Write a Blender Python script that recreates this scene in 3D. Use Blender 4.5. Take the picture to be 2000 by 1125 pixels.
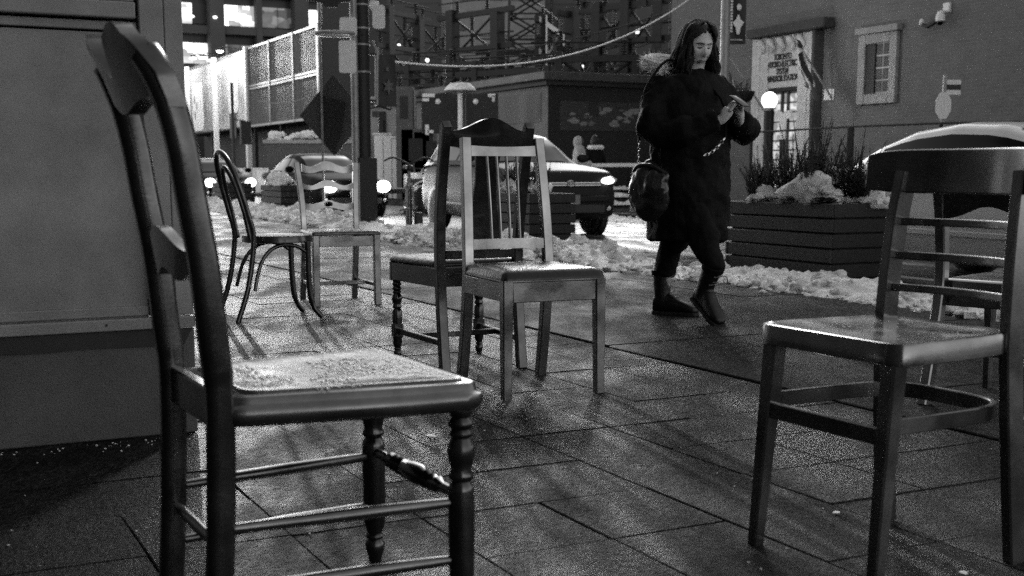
import bpy, math, random
from mathutils import Vector, Matrix, noise
R = math.radians
sc = bpy.context.scene
for o in list(bpy.data.objects): bpy.data.objects.remove(o)

# ------------------------------------------------------------ camera, sky, sun, exposure
cd = bpy.data.cameras.new('Camera'); cam = bpy.data.objects.new('Camera', cd); sc.collection.objects.link(cam)
cam.location = (0, 0, 0.84); cam.rotation_euler = (R(90 - 8.53), 0, 0)
cd.sensor_width = 36; cd.lens = 43.2; cd.shift_y = 0.067; cd.clip_start = 0.05; cd.clip_end = 1200
cd.dof.use_dof = True; cd.dof.focus_distance = 4.9; cd.dof.aperture_fstop = 5.6
sc.camera = cam

SUN_AZ = R(-8); SUN_EL = R(24)          # azimuth measured from +Y towards -X
w = bpy.data.worlds.new('World'); sc.world = w; w.use_nodes = True
nt = w.node_tree; nt.nodes.clear()
sky = nt.nodes.new('ShaderNodeTexSky'); sky.sky_type = 'NISHITA'; sky.sun_disc = False
sky.sun_elevation = SUN_EL; sky.sun_rotation = -SUN_AZ
bw = nt.nodes.new('ShaderNodeRGBToBW'); bg = nt.nodes.new('ShaderNodeBackground'); wo = nt.nodes.new('ShaderNodeOutputWorld')
bg.inputs['Strength'].default_value = 0.115
nt.links.new(sky.outputs[0], bw.inputs[0]); nt.links.new(bw.outputs[0], bg.inputs[0]); nt.links.new(bg.outputs[0], wo.inputs[0])
sl = bpy.data.lights.new('Sun', 'SUN'); sl.energy = 0.3; sl.angle = R(4); sl.color = (1, 1, 1)
so = bpy.data.objects.new('Sun', sl); sc.collection.objects.link(so)
sdir = Vector((-math.sin(SUN_AZ) * math.cos(SUN_EL), math.cos(SUN_AZ) * math.cos(SUN_EL), math.sin(SUN_EL)))
so.rotation_euler = sdir.to_track_quat('Z', 'Y').to_euler()
sc.view_settings.view_transform = 'Standard'; sc.view_settings.look = 'None'
sc.view_settings.exposure = 1.45; sc.view_settings.gamma = 1.0; sc.view_settings.use_curve_mapping = False
sc.cycles.use_denoising = False
sc.cycles.sample_clamp_indirect = 2.0; sc.cycles.sample_clamp_direct = 3.0; sc.cycles.max_bounces = 6
sc.cycles.caustics_reflective = False; sc.cycles.caustics_refractive = False

# ------------------------------------------------------------ street frame and helpers
A = R(27)                                   # street runs away at 27 degrees left of the view
def W(p, s, z=0.0):                         # street frame (p across, s along) to world
    return Vector((p * math.cos(A) - s * math.sin(A), p * math.sin(A) + s * math.cos(A), z))
def px(u, v, Y):                            # reading of the photograph at a chosen depth -> street frame p, s, z
    t = math.atan(360 / 2400.); x = (u - 1000) / 2400.; y = -(v - 696) / 2400.
    dy = math.cos(t) + y * math.sin(t); dz = -math.sin(t) + y * math.cos(t)
    X = x * Y / dy; Z = 0.84 + dz * Y / dy
    return X * math.cos(A) + Y * math.sin(A), -X * math.sin(A) + Y * math.cos(A), Z
rnd = random.Random(7)
COL = sc.collection
def vn(a, b, c=0.0): return noise.noise(Vector((a, b, c)))

class MB:
    def __init__(s): s.v = []; s.f = []
    def add(s, vs, fs):
        o = len(s.v); s.v += [tuple(q) for q in vs]; s.f += [tuple(i + o for i in f) for f in fs]; return s
    def box(s, x0, x1, y0, y1, z0, z1):
        return s.add([(x0,y0,z0),(x1,y0,z0),(x1,y1,z0),(x0,y1,z0),(x0,y0,z1),(x1,y0,z1),(x1,y1,z1),(x0,y1,z1)],
            [(0,3,2,1),(4,5,6,7),(0,1,5,4),(1,2,6,5),(2,3,7,6),(3,0,4,7)])
    def loops(s, L, cap=True, closed=False):     # skin a list of equal-length rings
        n = len(L[0]); vs = [q for l in L for q in l]; fs = []
        m = len(L)
        for i in range(m if closed else m - 1):
            a = i * n; b = ((i + 1) % m) * n
            for j in range(n): fs.append((a + j, a + (j + 1) % n, b + (j + 1) % n, b + j))
        if cap and not closed:
            fs.append(tuple(range(n - 1, -1, -1))); fs.append(tuple((m - 1) * n + j for j in range(n)))
        return s.add(vs, fs)
    def sweep(s, pts, w, d, side=(1, 0, 0), ch=0.15):     # chamfered rectangular bar; w along side
        pts = [Vector(q) for q in pts]; n = len(pts); L = []
        W_ = w if isinstance(w, (list, tuple)) else [w] * n; D_ = d if isinstance(d, (list, tuple)) else [d] * n
        for i, q in enumerate(pts):
            t = (pts[min(i + 1, n - 1)] - pts[max(i - 1, 0)]).normalized()
            sd = Vector(side); sd = (sd - t * sd.dot(t)).normalized(); o = t.cross(sd)
            a = W_[i] / 2; b = D_[i] / 2; c = ch * min(a, b) * 2
            L.append([q + sd * x + o * y for x, y in ((a - c, -b), (a, -b + c), (a, b - c), (a - c, b), (-a + c, b), (-a, b - c), (-a, -b + c), (-a + c, -b))])
        return s.loops(L)
    def tube(s, pts, r, n=8, closed=False, sx=1.0):
        pts = [Vector(q) for q in pts]; m = len(pts); L = []
        Rr = r if isinstance(r, (list, tuple)) else [r] * m
        up = None
        for i, q in enumerate(pts):
            if closed: t = pts[(i + 1) % m] - pts[i - 1]
            else: t = pts[min(i + 1, m - 1)] - pts[max(i - 1, 0)]
            t = t.normalized()
            if up is None:
                up = Vector((0, 0, 1)) if abs(t.z) < 0.9 else Vector((1, 0, 0))
            up = (up - t * up.dot(t)).normalized(); b = t.cross(up)
            L.append([q + (b * math.cos(2 * math.pi * k / n) * sx + up * math.sin(2 * math.pi * k / n)) * Rr[i] for k in range(n)])
        return s.loops(L, closed=closed)
    def lathe(s, prof, o=(0, 0, 0), n=14, axis=None):      # prof (r, h) along axis
        ax = Vector(axis).normalized() if axis else Vector((0, 0, 1)); o = Vector(o)
        u = ax.orthogonal().normalized() if axis else Vector((1, 0, 0)); v = ax.cross(u)
        return s.loops([[o + ax * h + (u * math.cos(2 * math.pi * k / n) + v * math.sin(2 * math.pi * k / n)) * max(r, 1e-4) for k in range(n)] for r, h in prof])
    def slab(s, poly, layers, c=None):                     # poly in xy, layers (z, scale)
        if c is None: c = (sum(q[0] for q in poly) / len(poly), sum(q[1] for q in poly) / len(poly))
        return s.loops([[(c[0] + (x - c[0]) * k, c[1] + (y - c[1]) * k, z) for x, y in poly] for z, k in layers])
    def strip(s, xs, zb, zt, fy, th, rows=3):              # panel in xz with thickness along y
        def ring(x):
            r = []; a, b = zb(x), zt(x)
            for i in range(rows + 1): z = a + (b - a) * i / rows; r.append((x, fy(x, z) - th / 2, z))
            for i in range(rows, -1, -1): z = a + (b - a) * i / rows; r.append((x, fy(x, z) + th / 2, z))
            return r
        return s.loops([ring(x) for x in xs])
    def prism(s, poly, a, b, plane='xz'):                  # polygon extruded from a to b along the third axis
        m = {'xz': lambda q, h: (q[0], h, q[1]), 'xy': lambda q, h: (q[0], q[1], h), 'yz': lambda q, h: (h, q[0], q[1])}[plane]
        n = len(poly)
        return s.add([m(q, a) for q in poly] + [m(q, b) for q in poly],
            [tuple(range(n - 1, -1, -1)), tuple(range(n, 2 * n))] + [(i, (i + 1) % n, n + (i + 1) % n, n + i) for i in range(n)])
    def ell(s, c, r, n=12, m=8, rot=None):
        L = []; M_ = rot or Matrix.Identity(3); c = Vector(c)
        for i in range(m + 1):
            th = math.pi * i / m; rr = max(math.sin(th), 0.02)
            L.append([c + M_ @ Vector((r[0] * rr * math.cos(2 * math.pi * k / n), r[1] * rr * math.sin(2 * math.pi * k / n), -r[2] * math.cos(th))) for k in range(n)])
        return s.loops(L)
    def grid(s, nx, ny, fn):
        return s.add([fn(i / nx, j / ny) for j in range(ny + 1) for i in range(nx + 1)],
            [(j * (nx + 1) + i, j * (nx + 1) + i + 1, (j + 1) * (nx + 1) + i + 1, (j + 1) * (nx + 1) + i) for j in range(ny) for i in range(nx)])
    def mesh(s, name, m, smooth=None):
        me = bpy.data.meshes.new(name); me.from_pydata(s.v, [], s.f)
        me.materials.append(m); me.update()
        if smooth:
            me.shade_smooth(); me.set_sharp_from_angle(angle=R(smooth))
        return me
    def build(s, name, m, parent=None, smooth=40, bevel=0, seg=2):
        o = bpy.data.objects.new(name, s.mesh(name, m, smooth)); COL.objects.link(o)
        if parent is not None: o.parent = parent
        if bevel:
            b = o.modifiers.new('Bevel', 'BEVEL'); b.width = bevel; b.segments = seg; b.limit_method = 'ANGLE'; b.angle_limit = R(35)
        return o
def tag(o, label=None, cat=None, group=None, kind=None):
    if label: o['label'] = label
    if cat: o['category'] = cat
    if group: o['group'] = group
    if kind: o['kind'] = kind
    return o
def put(o, p, s, z=0.0, rot=0.0):
    o.location = W(p, s, z); o.rotation_euler = (0, 0, A + R(rot)); return o
def thing(name, label, cat, p, s, z=0.0, rot=0.0, group=None):
    o = bpy.data.objects.new(name, None); COL.objects.link(o); o.empty_display_size = 0.1
    return tag(put(o, p, s, z, rot), label, cat, group)
def single(name, mb, m, label, cat, p=0, s=0, z=0.0, rot=0.0, group=None, **k):
    return tag(put(mb.build(name, m, **k), p, s, z, rot), label, cat, group)
def struct(name, mb, m, **k):
    return tag(put(mb.build(name, m, **k), 0, 0), kind='structure')
def copy_tree(o, parent=None):
    c = o.copy(); COL.objects.link(c); c.parent = parent
    for ch in list(o.children): copy_tree(ch, c)
    return c
def rpoly(pts, r, n=5):                                    # polygon with rounded corners
    out = []; m = len(pts)
    for i in range(m):
        a, b, c = Vector(pts[i - 1]), Vector(pts[i]), Vector(pts[(i + 1) % m])
        d1 = (a - b).normalized(); d2 = (c - b).normalized(); rr = min(r, (a - b).length / 2.01, (c - b).length / 2.01)
        q1 = b + d1 * rr; q2 = b + d2 * rr
        for k in range(n + 1):
            t = k / n; out.append(tuple(q1 * (1 - t) ** 2 + b * 2 * t * (1 - t) + q2 * t * t))
    return out
def smooth_path(pts, n=6):                                 # Catmull-Rom
    pts = [Vector(q) for q in pts]; out = []
    for i in range(len(pts) - 1):
        p0 = pts[max(i - 1, 0)]; p1 = pts[i]; p2 = pts[i + 1]; p3 = pts[min(i + 2, len(pts) - 1)]
        for k in range(n):
            t = k / n
            out.append(0.5 * ((2 * p1) + (p2 - p0) * t + (2 * p0 - 5 * p1 + 4 * p2 - p3) * t * t + (3 * p1 - p0 - 3 * p2 + p3) * t ** 3))
    out.append(pts[-1]); return out
def lerp_tab(tab, x):
    if x <= tab[0][0]: return tab[0][1:]
    for a, b in zip(tab, tab[1:]):
        if x <= b[0]:
            t = (x - a[0]) / (b[0] - a[0]); t = t
            return tuple(u + (v - u) * t for u, v in zip(a[1:], b[1:]))
    return tab[-1][1:]

# ------------------------------------------------------------ materials (all greys: the photograph is black and white)
MATS = {}
def mat(name, c=0.3, rough=0.5, metal=0.0, var=0.25, scale=8.0, bump=0.0, bscale=60.0, rvar=0.0, spec=0.5, coat=0.0, rand=0.0, emit=0.0, stretch=(1, 1, 1), trans=0.0, sss=0.0, coords='Object'):
    m = bpy.data.materials.new(name); m.use_nodes = True; n = m.node_tree.nodes; l = m.node_tree.links
    b = n['Principled BSDF']
    b.inputs['Metallic'].default_value = metal; b.inputs['Roughness'].default_value = rough
    b.inputs['Specular IOR Level'].default_value = spec; b.inputs['Coat Weight'].default_value = coat; b.inputs['Coat Roughness'].default_value = 0.08
    b.inputs['Transmission Weight'].default_value = trans
    if sss: b.inputs['Subsurface Weight'].default_value = sss; b.inputs['Subsurface Radius'].default_value = (.01, .01, .01)
    b.inputs['Base Color'].default_value = (c, c, c, 1)
    tc = n.new('ShaderNodeTexCoord'); mp = n.new('ShaderNodeMapping'); mp.inputs['Scale'].default_value = stretch
    l.new(tc.outputs[coords], mp.inputs['Vector'])
    if var or rvar:
        t = n.new('ShaderNodeTexNoise'); t.inputs['Scale'].default_value = scale; t.inputs['Detail'].default_value = 7; t.inputs['Roughness'].default_value = 0.65
        l.new(mp.outputs[0], t.inputs['Vector'])
        r = n.new('ShaderNodeMapRange'); r.inputs[1].default_value = 0.3; r.inputs[2].default_value = 0.7
        r.inputs[3].default_value = c * (1 - var); r.inputs[4].default_value = c * (1 + var)
        l.new(t.outputs['Fac'], r.inputs[0]); last = r.outputs[0]
        if rand:
            oi = n.new('ShaderNodeObjectInfo'); rr = n.new('ShaderNodeMapRange'); rr.inputs[3].default_value = 1 - rand; rr.inputs[4].default_value = 1 + rand
            l.new(oi.outputs['Random'], rr.inputs[0]); mu = n.new('ShaderNodeMath'); mu.operation = 'MULTIPLY'
            l.new(last, mu.inputs[0]); l.new(rr.outputs[0], mu.inputs[1]); last = mu.outputs[0]
        l.new(last, b.inputs['Base Color'])
        if rvar:
            r2 = n.new('ShaderNodeMapRange'); r2.inputs[1].default_value = 0.35; r2.inputs[2].default_value = 0.65
            r2.inputs[3].default_value = max(rough - rvar, 0.03); r2.inputs[4].default_value = min(rough + rvar, 1)
            t3 = n.new('ShaderNodeTexNoise'); t3.inputs['Scale'].default_value = scale * 0.7; t3.inputs['Detail'].default_value = 5
            mp3 = n.new('ShaderNodeMapping'); mp3.inputs['Location'].default_value = (3.7, 1.1, 9.2); l.new(mp.outputs[0], mp3.inputs['Vector']); l.new(mp3.outputs[0], t3.inputs['Vector'])
            l.new(t3.outputs['Fac'], r2.inputs[0]); l.new(r2.outputs[0], b.inputs['Roughness'])
    if bump:
        t2 = n.new('ShaderNodeTexNoise'); t2.inputs['Scale'].default_value = bscale; t2.inputs['Detail'].default_value = 6; t2.inputs['Roughness'].default_value = 0.6
        l.new(mp.outputs[0], t2.inputs['Vector']); bp = n.new('ShaderNodeBump'); bp.inputs['Strength'].default_value = bump; bp.inputs['Distance'].default_value = 0.01
        l.new(t2.outputs['Fac'], bp.inputs['Height']); l.new(bp.outputs[0], b.inputs['Normal'])
    if emit:
        b.inputs['Emission Color'].default_value = (1, 1, 1, 1); b.inputs['Emission Strength'].default_value = emit
    MATS[name] = m; return m
M = MATS
def ground_material(name, base, fine, fscale, big, rlo, rhi, bump, bscale, rand=.34, dist=.012, spec=.11):
    m = bpy.data.materials.new(name); m.use_nodes = True; n = m.node_tree.nodes; l = m.node_tree.links; b = n['Principled BSDF']; b.inputs['Specular IOR Level'].default_value = spec
    gm = n.new('ShaderNodeNewGeometry'); mp = n.new('ShaderNodeMapping'); mp.inputs['Scale'].default_value = (1.5, .55, 1); l.new(gm.outputs['Position'], mp.inputs['Vector'])
    def nz(scale, det, rough, src): t = n.new('ShaderNodeTexNoise'); t.inputs['Scale'].default_value = scale; t.inputs['Detail'].default_value = det; t.inputs['Roughness'].default_value = rough; l.new(src, t.inputs['Vector']); return t.outputs['Fac']
    def mr(src, a, b_, c, d): r = n.new('ShaderNodeMapRange'); r.inputs[1].default_value = a; r.inputs[2].default_value = b_; r.inputs[3].default_value = c; r.inputs[4].default_value = d; l.new(src, r.inputs[0]); return r.outputs[0]
    def mul(x, y): q = n.new('ShaderNodeMath'); q.operation = 'MULTIPLY'; l.new(x, q.inputs[0]); l.new(y, q.inputs[1]); return q.outputs[0]
    f = nz(fscale, 8, .72, mp.outputs[0]); g = nz(big, 5, .6, gm.outputs['Position']); k = nz(fscale * .28, 4, .6, mp.outputs[0])
    c = mul(mr(f, .44, .58, base * (1 - fine), base * (1 + fine)), mr(g, .35, .65, .5, 1.5)); c = mul(c, mr(k, .40, .60, .5, 1.5))
    oi = n.new('ShaderNodeObjectInfo'); c = mul(c, mr(oi.outputs['Random'], 0, 1, 1 - rand, 1 + rand)); l.new(c, b.inputs['Base Color'])
    g2 = nz(big * 1.3, 6, .65, mp.outputs[0]); l.new(mr(g2, .36, .62, rlo, rhi), b.inputs['Roughness'])
    h = nz(bscale, 7, .7, mp.outputs[0]); bp = n.new('ShaderNodeBump'); bp.inputs['Strength'].default_value = bump; bp.inputs['Distance'].default_value = dist; l.new(h, bp.inputs['Height']); l.new(bp.outputs[0], b.inputs['Normal'])
    MATS[name] = m
ground_material('paver', 0.024, 0.95, 62, 1.3, .32, .78, 1.0, 46, dist=.045)
mat('joint', 0.01, 0.8, var=0.3)
ground_material('concrete', 0.025, 0.45, 45, .9, .5, .85, .5, 60, .05, spec=.07)
mat('kerb', 0.14, 0.6, var=0.3, scale=6, bump=0.3)
mat('asphalt', 0.03, 0.45, var=0.4, scale=2.5, bump=0.6, bscale=50, rvar=0.25)
mat('slush', 0.45, 0.5, var=0.5, scale=4, bump=0.6, bscale=30)
mat('snow', 0.85, 0.75, var=0.38, scale=7, bump=0.8, bscale=60, sss=0.0)
mat('bronze_light', 0.32, 0.27, metal=0.95, var=0.3, scale=9, bump=0.03, bscale=160, rvar=0.12, coat=0.55)
mat('bronze_mid', 0.19, 0.25, metal=0.9, var=0.35, scale=9, bump=0.03, bscale=160, rvar=0.12, coat=0.55)
mat('bronze_dark', 0.075, 0.24, metal=0.85, var=0.45, scale=12, bump=0.05, bscale=120, rvar=0.08, coat=0.55)
mat('wet_seat', 0.10, 0.22, metal=0.6, var=0.4, scale=20, bump=0.35, bscale=38, rvar=0.1)
mat('leather', 0.014, 0.24, var=0.3, scale=25, bump=0.25, bscale=60, rvar=0.1)
mat('glint_water', 0.9, 0.15, var=0, spec=1.0)  # drops coloured white to imitate bright glints
mat('pier_metal', 0.28, 0.5, var=0.3, scale=3.5, bump=0.15, bscale=220)
mat('pier_stucco', 0.115, 0.75, var=0.22, scale=5, bump=0.35, bscale=170)
mat('pier_dark', 0.03, 0.7, var=0.3)
mat('plank', 0.007, 0.6, var=0.4, scale=12, bump=0.3, bscale=40, stretch=(1, 1, 8), rand=0.15)
mat('soil', 0.02, 0.9, var=0.4, bump=0.8)
mat('needles', 0.05, 0.6, var=0.5, scale=20)
mat('leaf', 0.10, 0.5, var=0.4, scale=15)
mat('twig', 0.03, 0.8)
mat('coat', 0.0025, 0.75, var=0.4, scale=10, bump=0.5, bscale=40, spec=0.2)
mat('trousers', 0.004, 0.8, var=0.3, bump=0.3, spec=0.2)
mat('boot', 0.007, 0.45, var=0.3, bump=0.2)
mat('lace', 0.25, 0.6, var=0.2)
mat('hair', 0.003, 0.55, var=0.5, scale=30, stretch=(4, 4, .4), bump=0.6, bscale=60)
mat('skin', 0.62, 0.5, var=0.08, scale=20, sss=0.1)
mat('skin_dark', 0.05, 0.5, var=0.1)
mat('lip', 0.22, 0.4, var=0.1)
mat('fur', 0.8, 0.8, var=0.6, scale=60, bump=0.8, bscale=80)
mat('bag', 0.022, 0.2, var=0.3, bump=0.25, bscale=25)
mat('chain', 0.7, 0.2, metal=1.0, var=0.1)
mat('phone', 0.03, 0.2, var=0)
mat('white_cloth', 0.4, 0.8, var=0.15, bump=0.3)
mat('car_grey', 0.02, 0.5, metal=0.0, var=0.05, coat=0.0, spec=.14)
mat('car_silver', 0.7, 0.42, metal=0.1, var=0.04, coat=0.7)
mat('car_black', 0.002, 0.6, metal=0.0, var=0.05, coat=0.0, spec=.06)
mat('glass_dark', 0.003, 0.12, var=0, spec=0.14)
mat('black_plastic', 0.014, 0.5, var=0.2)
mat('chrome', 0.7, 0.12, metal=1.0, var=0)
mat('tyre', 0.018, 0.75, var=0.3)
mat('rim', 0.35, 0.3, metal=0.8, var=0.1)
mat('plate', 0.2, 0.5, var=0.5, scale=60)
mat('lamp_lens', 0.8, 0.2, var=0)
mat('headlight_on', 0.9, 0.3, var=0, emit=90.0)
mat('headlight_dim', 0.9, 0.3, var=0, emit=1.6)
mat('flood_on', 0.9, 0.3, var=0, emit=160.0)
mat('globe_on', 0.9, 0.3, var=0, emit=2.0)
mat('bulb_on', 0.9, 0.3, var=0, emit=1.0)
mat('rope_on', 0.8, 0.5, var=0, emit=0.02)
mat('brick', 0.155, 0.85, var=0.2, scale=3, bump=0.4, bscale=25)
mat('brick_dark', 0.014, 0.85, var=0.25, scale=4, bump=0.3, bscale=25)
mat('concrete_wall', 0.2, 0.8, var=0.18, scale=1.5)
mat('stone', 0.65, 0.75, var=0.22, scale=6, bump=0.3, bscale=25)
mat('stone_dark', 0.05, 0.75, var=0.3, scale=6)
mat('door', 0.03, 0.4, var=0.2)
mat('lettering', 0.025, 0.7, var=0)
mat('white_paint', 0.88, 0.5, var=0.12, scale=10)
mat('galv', 0.3, 0.45, metal=0.3, var=0.25, scale=7)
mat('pole_dark', 0.008, 0.6, var=0.4, scale=9)
mat('steel_dark', 0.010, 0.6, var=0.4, scale=3)
mat('sign_dark', 0.012, 0.55, var=0.15)
mat('sign_mid', 0.03, 0.6, var=0.1)
mat('sign_back', 0.055, 0.6, var=0.1)
mat('panel', 0.11, 0.6, var=0.3, scale=1.2, stretch=(1, 1, .15))
mat('banner', 0.33, 0.6, var=0.9, scale=0.35)
mat('banner_white', 0.75, 0.6, var=0.06)
mat('office_frame', 0.07, 0.8, var=0.15, scale=.5)
mat('office_dark', 0.008, 0.4, var=0.4, scale=.5)
mat('rubber', 0.02, 0.8)
mat('flag_red', 0.04, 0.7, var=0.2)
mat('flag_white', 0.6, 0.7, var=0.1)
# lit office windows: an interior seen through the pane, uneven brightness
def lit_window(name, lo, hi, sc_=(0.5, 0.5, 0.7)):
    m = bpy.data.materials.new(name); m.use_nodes = True; n = m.node_tree.nodes; l = m.node_tree.links; b = n['Principled BSDF']
    b.inputs['Base Color'].default_value = (.1, .1, .1, 1); b.inputs['Roughness'].default_value = .15; b.inputs['Emission Color'].default_value = (1, 1, 1, 1)
    tc = n.new('ShaderNodeTexCoord'); mp = n.new('ShaderNodeMapping'); mp.inputs['Scale'].default_value = sc_
    v = n.new('ShaderNodeTexVoronoi'); v.distance = 'CHEBYCHEV'; v.inputs['Scale'].default_value = 1.6
    t = n.new('ShaderNodeTexNoise'); t.inputs['Scale'].default_value = 1.5; t.inputs['Detail'].default_value = 5
    a = n.new('ShaderNodeMath'); a.operation = 'MULTIPLY'; r = n.new('ShaderNodeMapRange'); r.inputs[1].default_value = .05; r.inputs[2].default_value = .55; r.inputs[3].default_value = lo; r.inputs[4].default_value = hi
    l.new(tc.outputs['Object'], mp.inputs['Vector']); l.new(mp.outputs[0], v.inputs['Vector']); l.new(mp.outputs[0], t.inputs['Vector'])
    sp = n.new('ShaderNodeSeparateColor'); l.new(v.outputs['Color'], sp.inputs[0])
    l.new(sp.outputs[0], a.inputs[0]); l.new(t.outputs['Fac'], a.inputs[1]); l.new(a.outputs[0], r.inputs[0]); l.new(r.outputs[0], b.inputs['Emission Strength'])
    MATS[name] = m
lit_window('window_bright', 0.15, 1.1); lit_window('window_dim', 0.005, 0.10); lit_window('window_warm', 0.08, 0.3, (3, 3, 3))
# brick courses on the far brick building (too far to pick single bricks apart)
def brickify(m, c1, c2, mortar):
    n = m.node_tree.nodes; l = m.node_tree.links; b = n['Principled BSDF']
    tc = n.new('ShaderNodeTexCoord'); sx = n.new('ShaderNodeSeparateXYZ'); l.new(tc.outputs['Object'], sx.inputs[0])
    ad = n.new('ShaderNodeMath'); ad.operation = 'ADD'; l.new(sx.outputs[0], ad.inputs[0]); l.new(sx.outputs[1], ad.inputs[1])
    cx = n.new('ShaderNodeCombineXYZ'); l.new(ad.outputs[0], cx.inputs[0]); l.new(sx.outputs[2], cx.inputs[1])
    t = n.new('ShaderNodeTexBrick'); t.inputs['Scale'].default_value = 1.0; t.inputs['Brick Width'].default_value = .22; t.inputs['Row Height'].default_value = .075
    t.inputs['Mortar Size'].default_value = .012
    for k, c in (('Color1', c1), ('Color2', c2), ('Mortar', mortar)): t.inputs[k].default_value = (c, c, c, 1)
    l.new(cx.outputs[0], t.inputs['Vector'])
    old = b.inputs['Base Color'].links[0].from_socket
    mx = n.new('ShaderNodeMix'); mx.data_type = 'RGBA'; mx.inputs['Factor'].default_value = .35
    l.new(old, mx.inputs[6]); l.new(t.outputs['Color'], mx.inputs[7]); l.new(mx.outputs[2], b.inputs['Base Color'])
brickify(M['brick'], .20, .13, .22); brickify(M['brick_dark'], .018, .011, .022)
# ------------------------------------------------------------ the setting: ground, pavement, road
def road_material():
    m = bpy.data.materials.new('road'); m.use_nodes = True; n = m.node_tree.nodes; l = m.node_tree.links; b = n['Principled BSDF']
    tc = n.new('ShaderNodeTexCoord'); mp = n.new('ShaderNodeMapping'); mp.inputs['Scale'].default_value = (1.6, .55, 1); l.new(tc.outputs['Object'], mp.inputs['Vector'])
    t = n.new('ShaderNodeTexNoise'); t.inputs['Scale'].default_value = 1.1; t.inputs['Detail'].default_value = 9; t.inputs['Roughness'].default_value = .68; l.new(mp.outputs[0], t.inputs['Vector'])
    r = n.new('ShaderNodeMapRange'); r.inputs[1].default_value = .47; r.inputs[2].default_value = .62; r.inputs[3].default_value = .025; r.inputs[4].default_value = .30; l.new(t.outputs['Fac'], r.inputs[0]); l.new(r.outputs[0], b.inputs['Base Color'])
    r2 = n.new('ShaderNodeMapRange'); r2.inputs[1].default_value = .42; r2.inputs[2].default_value = .6; r2.inputs[3].default_value = .16; r2.inputs[4].default_value = .7; l.new(t.outputs['Fac'], r2.inputs[0]); l.new(r2.outputs[0], b.inputs['Roughness'])
    t2 = n.new('ShaderNodeTexNoise'); t2.inputs['Scale'].default_value = 14; t2.inputs['Detail'].default_value = 6; l.new(tc.outputs['Object'], t2.inputs['Vector'])
    bp = n.new('ShaderNodeBump'); bp.inputs['Strength'].default_value = .7; bp.inputs['Distance'].default_value = .03; l.new(t2.outputs['Fac'], bp.inputs['Height']); l.new(bp.outputs[0], b.inputs['Normal'])
    MATS['road'] = m
road_material()
struct('ground', MB().add([(-500, -60, -.2), (500, -60, -.2), (500, 500, -.2), (-500, 500, -.2)], [(0, 1, 2, 3)]), M['asphalt'], smooth=None)
struct('road', MB().grid(10, 30, lambda a, b: (7.46 + a * 6.2, -8 + b * 170, -.15)), M['road'], smooth=None)
# forecourt beyond the far kerb is level with the road; steps rise to the small building
struct('far_pavement', MB().box(13.9, 24, -8, 160, -.5, -.03), M['concrete'], smooth=None)
pave = struct('pavement', MB().box(-6, 7.28, -3, 60, -.5, -.010), M['joint'], smooth=None)
kb = MB()
kerb_root = struct('kerb', MB().box(7.285, 7.30, -4, 60, -.5, -.06), M['kerb'], smooth=None)
kerb_mesh = MB().box(-.08, .08, 0, 1.46, -.3, .0).mesh('kerb_stone', M['kerb'])
for k in range(28):
    o = bpy.data.objects.new('kerb_stone', kerb_mesh); COL.objects.link(o); o.parent = kerb_root; o.location = (7.37, -2 + k * 1.48, rnd.uniform(-.004, .004) + .002)
# stone pavers, each slab its own piece; a random ashlar on a .327 x .36 m module
def slab_mesh(w, l, seed):
    r = random.Random(seed); g = .0006 + r.random() ** 2 * .0036; ch = .0025
    def ring(z, i): return [(x, y, z) for x, y in ((-w / 2 + g + i, -l / 2 + g + i), (w / 2 - g - i, -l / 2 + g + i), (w / 2 - g - i, l / 2 - g - i), (-w / 2 + g + i, l / 2 - g - i))]
    return MB().loops([ring(-.05, 0), ring(-ch, 0), ring(0, ch)]).mesh('paver', M['paver'])
NPX, NSY, P0, S0 = 14, 80, -1.325 - .165, .91 - .36
occ = [[False] * NSY for _ in range(NPX)]
slabs = []
rs = random.Random(21)
for j in range(NSY):
    for i in range(NPX):
        if occ[i][j]: continue
        opts = [(1, 2)] * 5 + [(1, 1)] * 3 + [(2, 1)] * 2 + [(2, 2)] + [(1, 3)]
        rs.shuffle(opts)
        for a, b in opts:
            if i + a <= NPX and j + b <= NSY and all(not occ[x][y] for x in range(i, i + a) for y in range(j, j + b)):
                # keep the long joints of the photograph at s = 2.71 and 3.43 unbroken
                if any(j < q < j + b for q in (6, 8)) : continue
                for x in range(i, i + a):
                    for y in range(j, j + b): occ[x][y] = True
                slabs.append((i, j, a, b)); break
        else:
            occ[i][j] = True; slabs.append((i, j, 1, 1))
cache = {}
far_slabs = MB(); cnt = 0
for i, j, a, b in slabs:
    p0 = P0 + i * .3275; p1 = p0 + a * .3275; s0 = S0 + j * .36; s1 = s0 + b * .36
    pc, scn = (p0 + p1) / 2, (s0 + s1) / 2; q = W(pc, scn)
    if q.y < 1.5 or q.x / q.y < -.62 or q.x / q.y > .62: continue
    if pc < .8 and scn > 4.4: continue
    if p1 > 3.12: continue
    if scn < 11.5 and cnt < 300:
        key = (a, b, rs.randint(0, 4))
        if key not in cache: cache[key] = slab_mesh(a * .3275, b * .36, a * 100 + b * 10 + key[2])
        o = bpy.data.objects.new('paver', cache[key]); COL.objects.link(o); o.parent = pave
        o.location = (pc, scn, rs.uniform(-.0016, .0016)); o.rotation_euler = (rs.uniform(-.004, .004), rs.uniform(-.005, .005), rs.uniform(-.006, .006)); cnt += 1
    else:
        g = .006; far_slabs.box(p0 + g, p1 - g, s0 + g, s1 - g, -.05, rs.uniform(-.002, .002))
tag(far_slabs.build('distant_pavers', M['paver'], pave, smooth=None), kind='stuff')
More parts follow.
